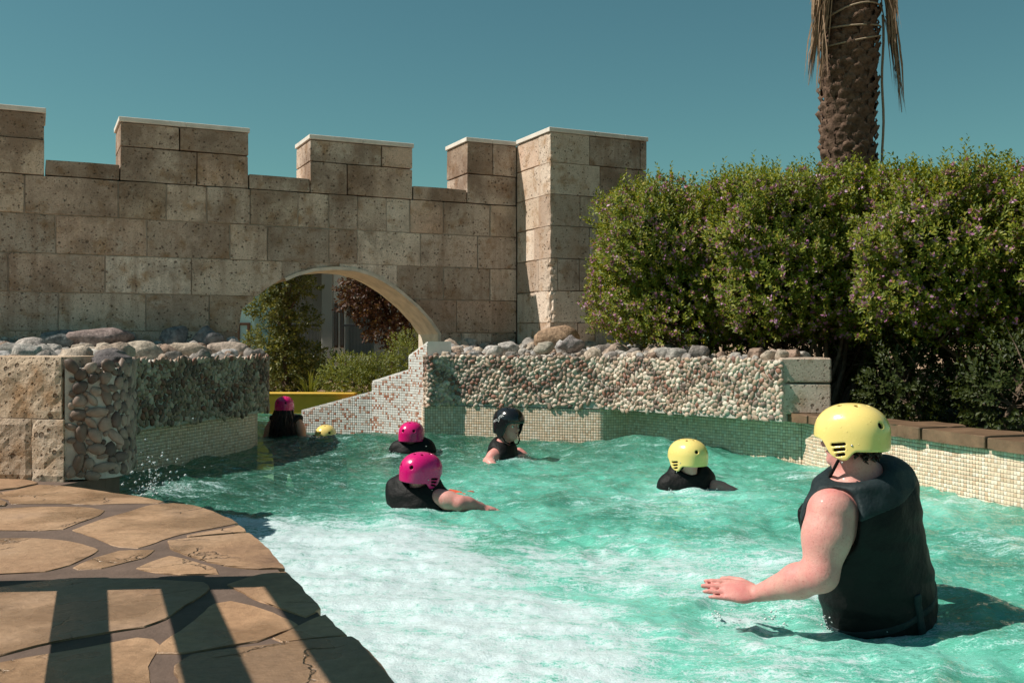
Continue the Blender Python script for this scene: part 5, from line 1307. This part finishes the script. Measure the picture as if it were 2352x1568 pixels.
# adult at the right
adult = make_person('adult in a yellow helmet and black life vest standing waist deep, arm outstretched',
    S_(1957, 996, 3.5), (-.81, .59, 0), (1.262, 3.55, .33), (-.60, .80, 0), (1.365, 3.64, -.10),
    [dict(j=(S_(1908, 1175, 3.37), S_(1884, 1318, 3.33), S_(1742, 1362, 3.50)), r=(.079, .058, .029), hd=(-.97, .16, .06), hn=(.10, -.62, .78), hs=1.16, side=-1, curl=.06, spread=-.02),
     dict(j=((1.45, 3.74, .42), (1.50, 4.02, .16), (1.46, 4.18, -.10)), r=(.075, .055, .033), hd=(-.3, .9, -.2), hn=(0, .2, 1), side=1)],
    .218, .16, M['yellow'], .92, res=.0062, neck_r=.064, sh_w=.20, sh_r=.078, vest_off=.036, head_up=(-.04, .05, 1), vest_top=.225, arm_bend=1)
adult['band'](-.30, -.272, .004, 'waist_belt', 'vest_panel')
adult['band'](.125, .25, .0025, 'shoulder_panel', 'vest_panel')
T_ = adult['T']; C_ = adult['C']
adult['band'](-.40, -.20, .011, 'back_strap', 'vest_panel', lambda P: np.maximum(np.abs((P - C_) @ T_[:, 0] + .03) - .016, (P - C_) @ T_[:, 1]))
adult['band'](-.05, .14, .016, 'front_tab', 'vest', lambda P: np.maximum(np.abs((P - C_) @ T_[:, 0] + .16) - .03, -((P - C_) @ T_[:, 1])))
def hair_cap(person, face, low, back, name='hair', length=None, seed=0, cnt=170):
    Hb = person['Hb']; hc = person['hc']; hs = 1.0; g = np.random.default_rng(seed); bm = bmesh.new()
    for k in range(cnt):
        a = g.uniform(-1.25, 1.25); base = hc + Hb @ np.array([math.sin(a) * .074, -math.cos(a) * .090, g.uniform(-.05, .03)])
        L_ = g.uniform(*low); out = Hb @ np.array([math.sin(a) * back, -math.cos(a) * back, 0]); pts = []
        for i in range(5):
            q = i / 4; pts.append(tuple(base + out * q + np.array([g.normal() * .006, g.normal() * .006, -L_ * q])))
        tube(bm, pts, [.008, .0085, .007, .005, .0015], 4)
    return bm_obj(name, bm, M['hair'], person['p'], True)
hair_cap(adult, None, (.018, .038), .002, seed=1, cnt=110)

# swimmers
k2 = make_person('child in a yellow helmet swimming away, middle of the pool right of the black helmet',
    S_(1580, 1047, 6.7), (-.62, .78, 0), (1.20, 6.76, -.06), (-.35, .93, 0), (1.22, 6.86, -.36),
    [dict(j=((1.365, 6.70, .02), (1.46, 6.66, -.01), (1.56, 6.74, -.06)), r=(.050, .042, .028), hd=(.8, .5, -.3), hn=(0, 0, 1), hs=.8, side=1),
     dict(j=((1.06, 6.76, -.04), (.98, 6.80, -.08), (.90, 6.9, -.08)), r=(.048, .040, .027), hd=(-.7, .7, -.2), hn=(0, 0, 1), hs=.8, side=-1)],
    .155, .115, M['yellow'], 1.0, sh_w=.145, sh_r=.055, vest_off=.05, vest_top=.245, collar=.045, cut=.55)
k3 = make_person('child in a pink helmet nearest the foam, bare arm stretched to the side',
    S_(967, 1081, 5.9), (.70, .71, 0), (-.575, 5.95, -.03), (.35, .93, 0), (-.62, 6.10, -.33),
    [dict(j=((-.425, 5.84, .085), (-.30, 5.80, .055), (-.185, 5.86, .025)), r=(.052, .046, .030), hd=(.9, .35, -.18), hn=(0, -.2, 1), hs=.85, side=-1),
     dict(j=((-.72, 5.96, -.02), (-.76, 5.90, -.07), (-.80, 5.82, -.02)), r=(.048, .038, .027), hd=(-.9, -.1, .25), hn=(0, 0, 1), hs=.8, side=1)],
    .15, .115, M['pink'], .95, sh_w=.155, sh_r=.06, vest_off=.052, head_up=(.10, .0, 1), vest_top=.245, res=.009, collar=.045, cut=.55)
k4 = make_person('child in a pink helmet seen from behind, just beyond the nearest pink helmet',
    S_(945, 997, 8.9), (.12, .99, 0), (-.885, 8.92, -.075), (.0, 1, 0), (-.87, 9.05, -.40),
    [dict(j=((-.74, 8.9, -.03), (-.66, 8.88, -.08), (-.58, 8.98, -.12)), r=(.048, .04, .027), hd=(.7, .7, -.2), hn=(0, 0, 1), hs=.8, side=-1),
     dict(j=((-1.03, 8.9, -.03), (-1.10, 8.86, -.07), (-1.17, 8.92, -.08)), r=(.048, .04, .027), hd=(-.8, .5, -.1), hn=(0, 0, 1), hs=.8, side=1)],
    .15, .11, M['pink'], .98, sh_w=.14, sh_r=.055, vest_off=.05, vest_top=.245, collar=.045, cut=.55)
k5 = make_person('child in a black helmet turning to the right in front of the mosaic, face showing',
    S_(1168, 973, 8.5), (.72, -.69, 0), (-.08, 8.58, -.03), (.85, -.2, 0), (-.13, 8.72, -.34),
    [dict(j=((-.135, 8.44, .055), (-.20, 8.36, -.01), (-.14, 8.24, -.04)), r=(.050, .042, .028), hd=(.5, -.8, -.2), hn=(0, 0, 1), hs=.8, side=-1),
     dict(j=((.06, 8.76, .02), (.14, 8.72, -.06), (.22, 8.62, -.09)), r=(.048, .04, .027), hd=(.7, -.7, -.1), hn=(0, 0, 1), hs=.8, side=1)],
    .145, .11, M['black_shell'], 1.02, skin='skin', full=True, sh_w=.14, sh_r=.055, vest_off=.04, vest_top=.22, res=.007, collar=.02, cut=.35, helmet_drop=.024)
k6 = make_person('child in a yellow helmet low in the water just before the arch',
    S_(748, 1000, 10.3), (-.10, .99, 0), (-1.91, 10.33, -.16), (.05, 1, 0), (-1.90, 10.45, -.48),
    [dict(j=((-1.76, 10.3, -.10), (-1.66, 10.3, -.14), (-1.58, 10.4, -.16)), r=(.048, .04, .027), hd=(.7, .7, -.2), hn=(0, 0, 1), hs=.8, side=-1),
     dict(j=((-2.05, 10.3, -.10), (-2.15, 10.3, -.15), (-2.2, 10.4, -.18)), r=(.048, .04, .027), hd=(-.7, .7, -.2), hn=(0, 0, 1), hs=.8, side=1)],
    .15, .11, M['yellow'], .96, sh_w=.14, sh_r=.055, vest_off=.052, vest_top=.21, collar=.045, cut=.55, res=.012)
k7 = make_person('long-haired child in a pink helmet standing under the arch by the yellow wall',
    S_(653, 931, 10.45), (.05, 1, 0), (-2.375, 10.47, .08), (.05, 1, 0), (-2.37, 10.5, -.26),
    [dict(j=((-2.225, 10.44, .12), (-2.19, 10.42, -.02), (-2.20, 10.54, -.14)), r=(.048, .040, .027), hd=(0, .8, -.3), hn=(.5, 0, 1), hs=.75, side=-1),
     dict(j=((-2.525, 10.44, .12), (-2.57, 10.42, -.02), (-2.55, 10.54, -.14)), r=(.048, .040, .027), hd=(0, .8, -.3), hn=(-.5, 0, 1), hs=.75, side=1)],
    .132, .10, M['pink'], .84, skin='skin2', sh_w=.135, sh_r=.052, vest_off=.026, vest_top=.15, res=.012)
hair_cap(k7, None, (.20, .34), .085, seed=3)
# lettering and emblem on the black helmet, laid on its curved side
def on_helmet(k, u, v, lift=.0016):
    """u along the side (towards the front), v up; returns world point on the shell"""
    x0 = .135; ang = 1.62 - u / .125; z = .030 + v
    d = np.array([math.sin(ang), math.cos(ang), 0.0]); lo_, hi_ = .03, .2
    for _ in range(24):
        mid = (lo_ + hi_) / 2; P = np.array([[d[0] * mid, d[1] * mid, z]])
        if helmet_outer(P)[0] < 0: lo_ = mid
        else: hi_ = mid
    P = np.array([d[0] * (hi_ + lift), d[1] * (hi_ + lift), z]); return P * 1.02
def text_on(k, body_, u0, v0, size, tilt):
    cu = bpy.data.curves.new('lettering', 'FONT'); cu.body = body_; cu.size = size; cu.resolution_u = 2
    tmp = bpy.data.objects.new('tmp', cu); COL.objects.link(tmp); dg = bpy.context.evaluated_depsgraph_get(); me = bpy.data.meshes.new_from_object(tmp.evaluated_get(dg))
    bpy.data.objects.remove(tmp); c, s = math.cos(tilt), math.sin(tilt); Hb = k['Hb']; Hc = np.array(S_(1168, 973, 8.5)) + np.array([0, 0, .024])
    for vtx in me.vertices:
        x, y = vtx.co.x, vtx.co.y; q = on_helmet(k, u0 + c * x - s * y, v0 + s * x + c * y); vtx.co = Vector((Hc + Hb @ q).tolist())
    me.materials.clear(); me.materials.append(M['print']); me.update(); obj('lettering', me, k['h'])
text_on(k5, 'PRO', -.066, -.045, .030, .42); text_on(k5, 'TEC', .012, -.002, .030, .42)
bm = bmesh.new(); ring = [(-.006, -.022), (.002, .010), (.016, -.006), (.006, -.030)]; Hc = np.array(S_(1168, 973, 8.5)) + np.array([0, 0, .024])
for (a, b_) in zip(ring, ring[1:] + ring[:1]):
    tube(bm, [tuple(Hc + k5['Hb'] @ on_helmet(k5, a[0] + (b_[0] - a[0]) * i / 3, a[1] + (b_[1] - a[1]) * i / 3, .001)) for i in range(4)], [.0016] * 4, 4)
bm_obj('emblem', bm, M['print'], k5['h'])
# red swim cloth trailing under the surface beside the pink helmets
V, F = net(lambda P: ell(P, (-.41, 6.72, -.05), (.17, .25, .045)) + .012 * np.sin(P[:, 0] * 40 + 3 * np.sin(P[:, 1] * 17)), (-.65, 6.4, -.14), (-.2, 7.05, .08), .012)
rc = obj('red_shorts', np_mesh('red_shorts', V, F, M['red_cloth'], True)); tag(rc, 'red cloth floating at the surface beside the nearest pink helmet', 'cloth', kind='thing')

# ------------------------------------------------------------ splashes
M['drop'], n, l, b = mat('water_drop', (.86, .93, .93), .08, .6); b.inputs['Transmission Weight'].default_value = .25
g = np.random.default_rng(12); PT = []; SZ = []
def jet(x, y, z, vx, vy, vz, n, s0, s1, spread):
    for _ in range(n):
        t = g.random() * .55; v = np.array([vx, vy, vz]) * g.uniform(.5, 1.2) + g.normal(size=3) * spread; q = np.array([x, y, z]) + v * t + [0, 0, -4.9 * t * t]
        if q[2] > water_h(np.array([q[0]]), np.array([q[1]]))[0] - .005: PT.append(q); SZ.append(s0 + (s1 - s0) * g.random() ** 3)
jet(-2.25, 6.15, .0, .35, -.5, 1.9, 520, .0025, .010, .45); jet(-2.0, 5.6, 0, .5, -.2, .9, 300, .002, .007, .4)
jet(-1.05, 8.75, .0, -.1, -.2, .5, 120, .002, .006, .3); jet(-1.65, 11.5, .05, 0, -.3, .8, 220, .003, .01, .4)
for px_, py_ in ((.75, 3.62), (.95, 3.6), (1.1, 3.5), (1.3, 3.45), (1.5, 3.6), (-.2, 5.84), (-.12, 5.8), (-.45, 5.72), (-.7, 5.75), (-.82, 5.8), (-.15, 8.3), (.1, 8.35), (1.05, 6.6), (1.3, 6.55), (1.45, 6.6), (-1.05, 8.7), (-.75, 8.72)): jet(px_, py_, .0, 0, 0, .55, 90, .0018, .0055, .28)
PT = np.array(PT); SZ = np.array(SZ); V0, F0 = ICO1 if False else ico(1)
V = (PT[:, None] + V0[None] * SZ[:, None, None]).reshape(-1, 3); F = (F0[None] + (np.arange(len(PT)) * len(V0))[:, None, None]).reshape(-1, 3)
o = obj('water_spray', np_mesh('water_spray', V, F, M['drop'], True)); tag(o, 'flying water drops and splashes over the pool', 'splash', kind='stuff')
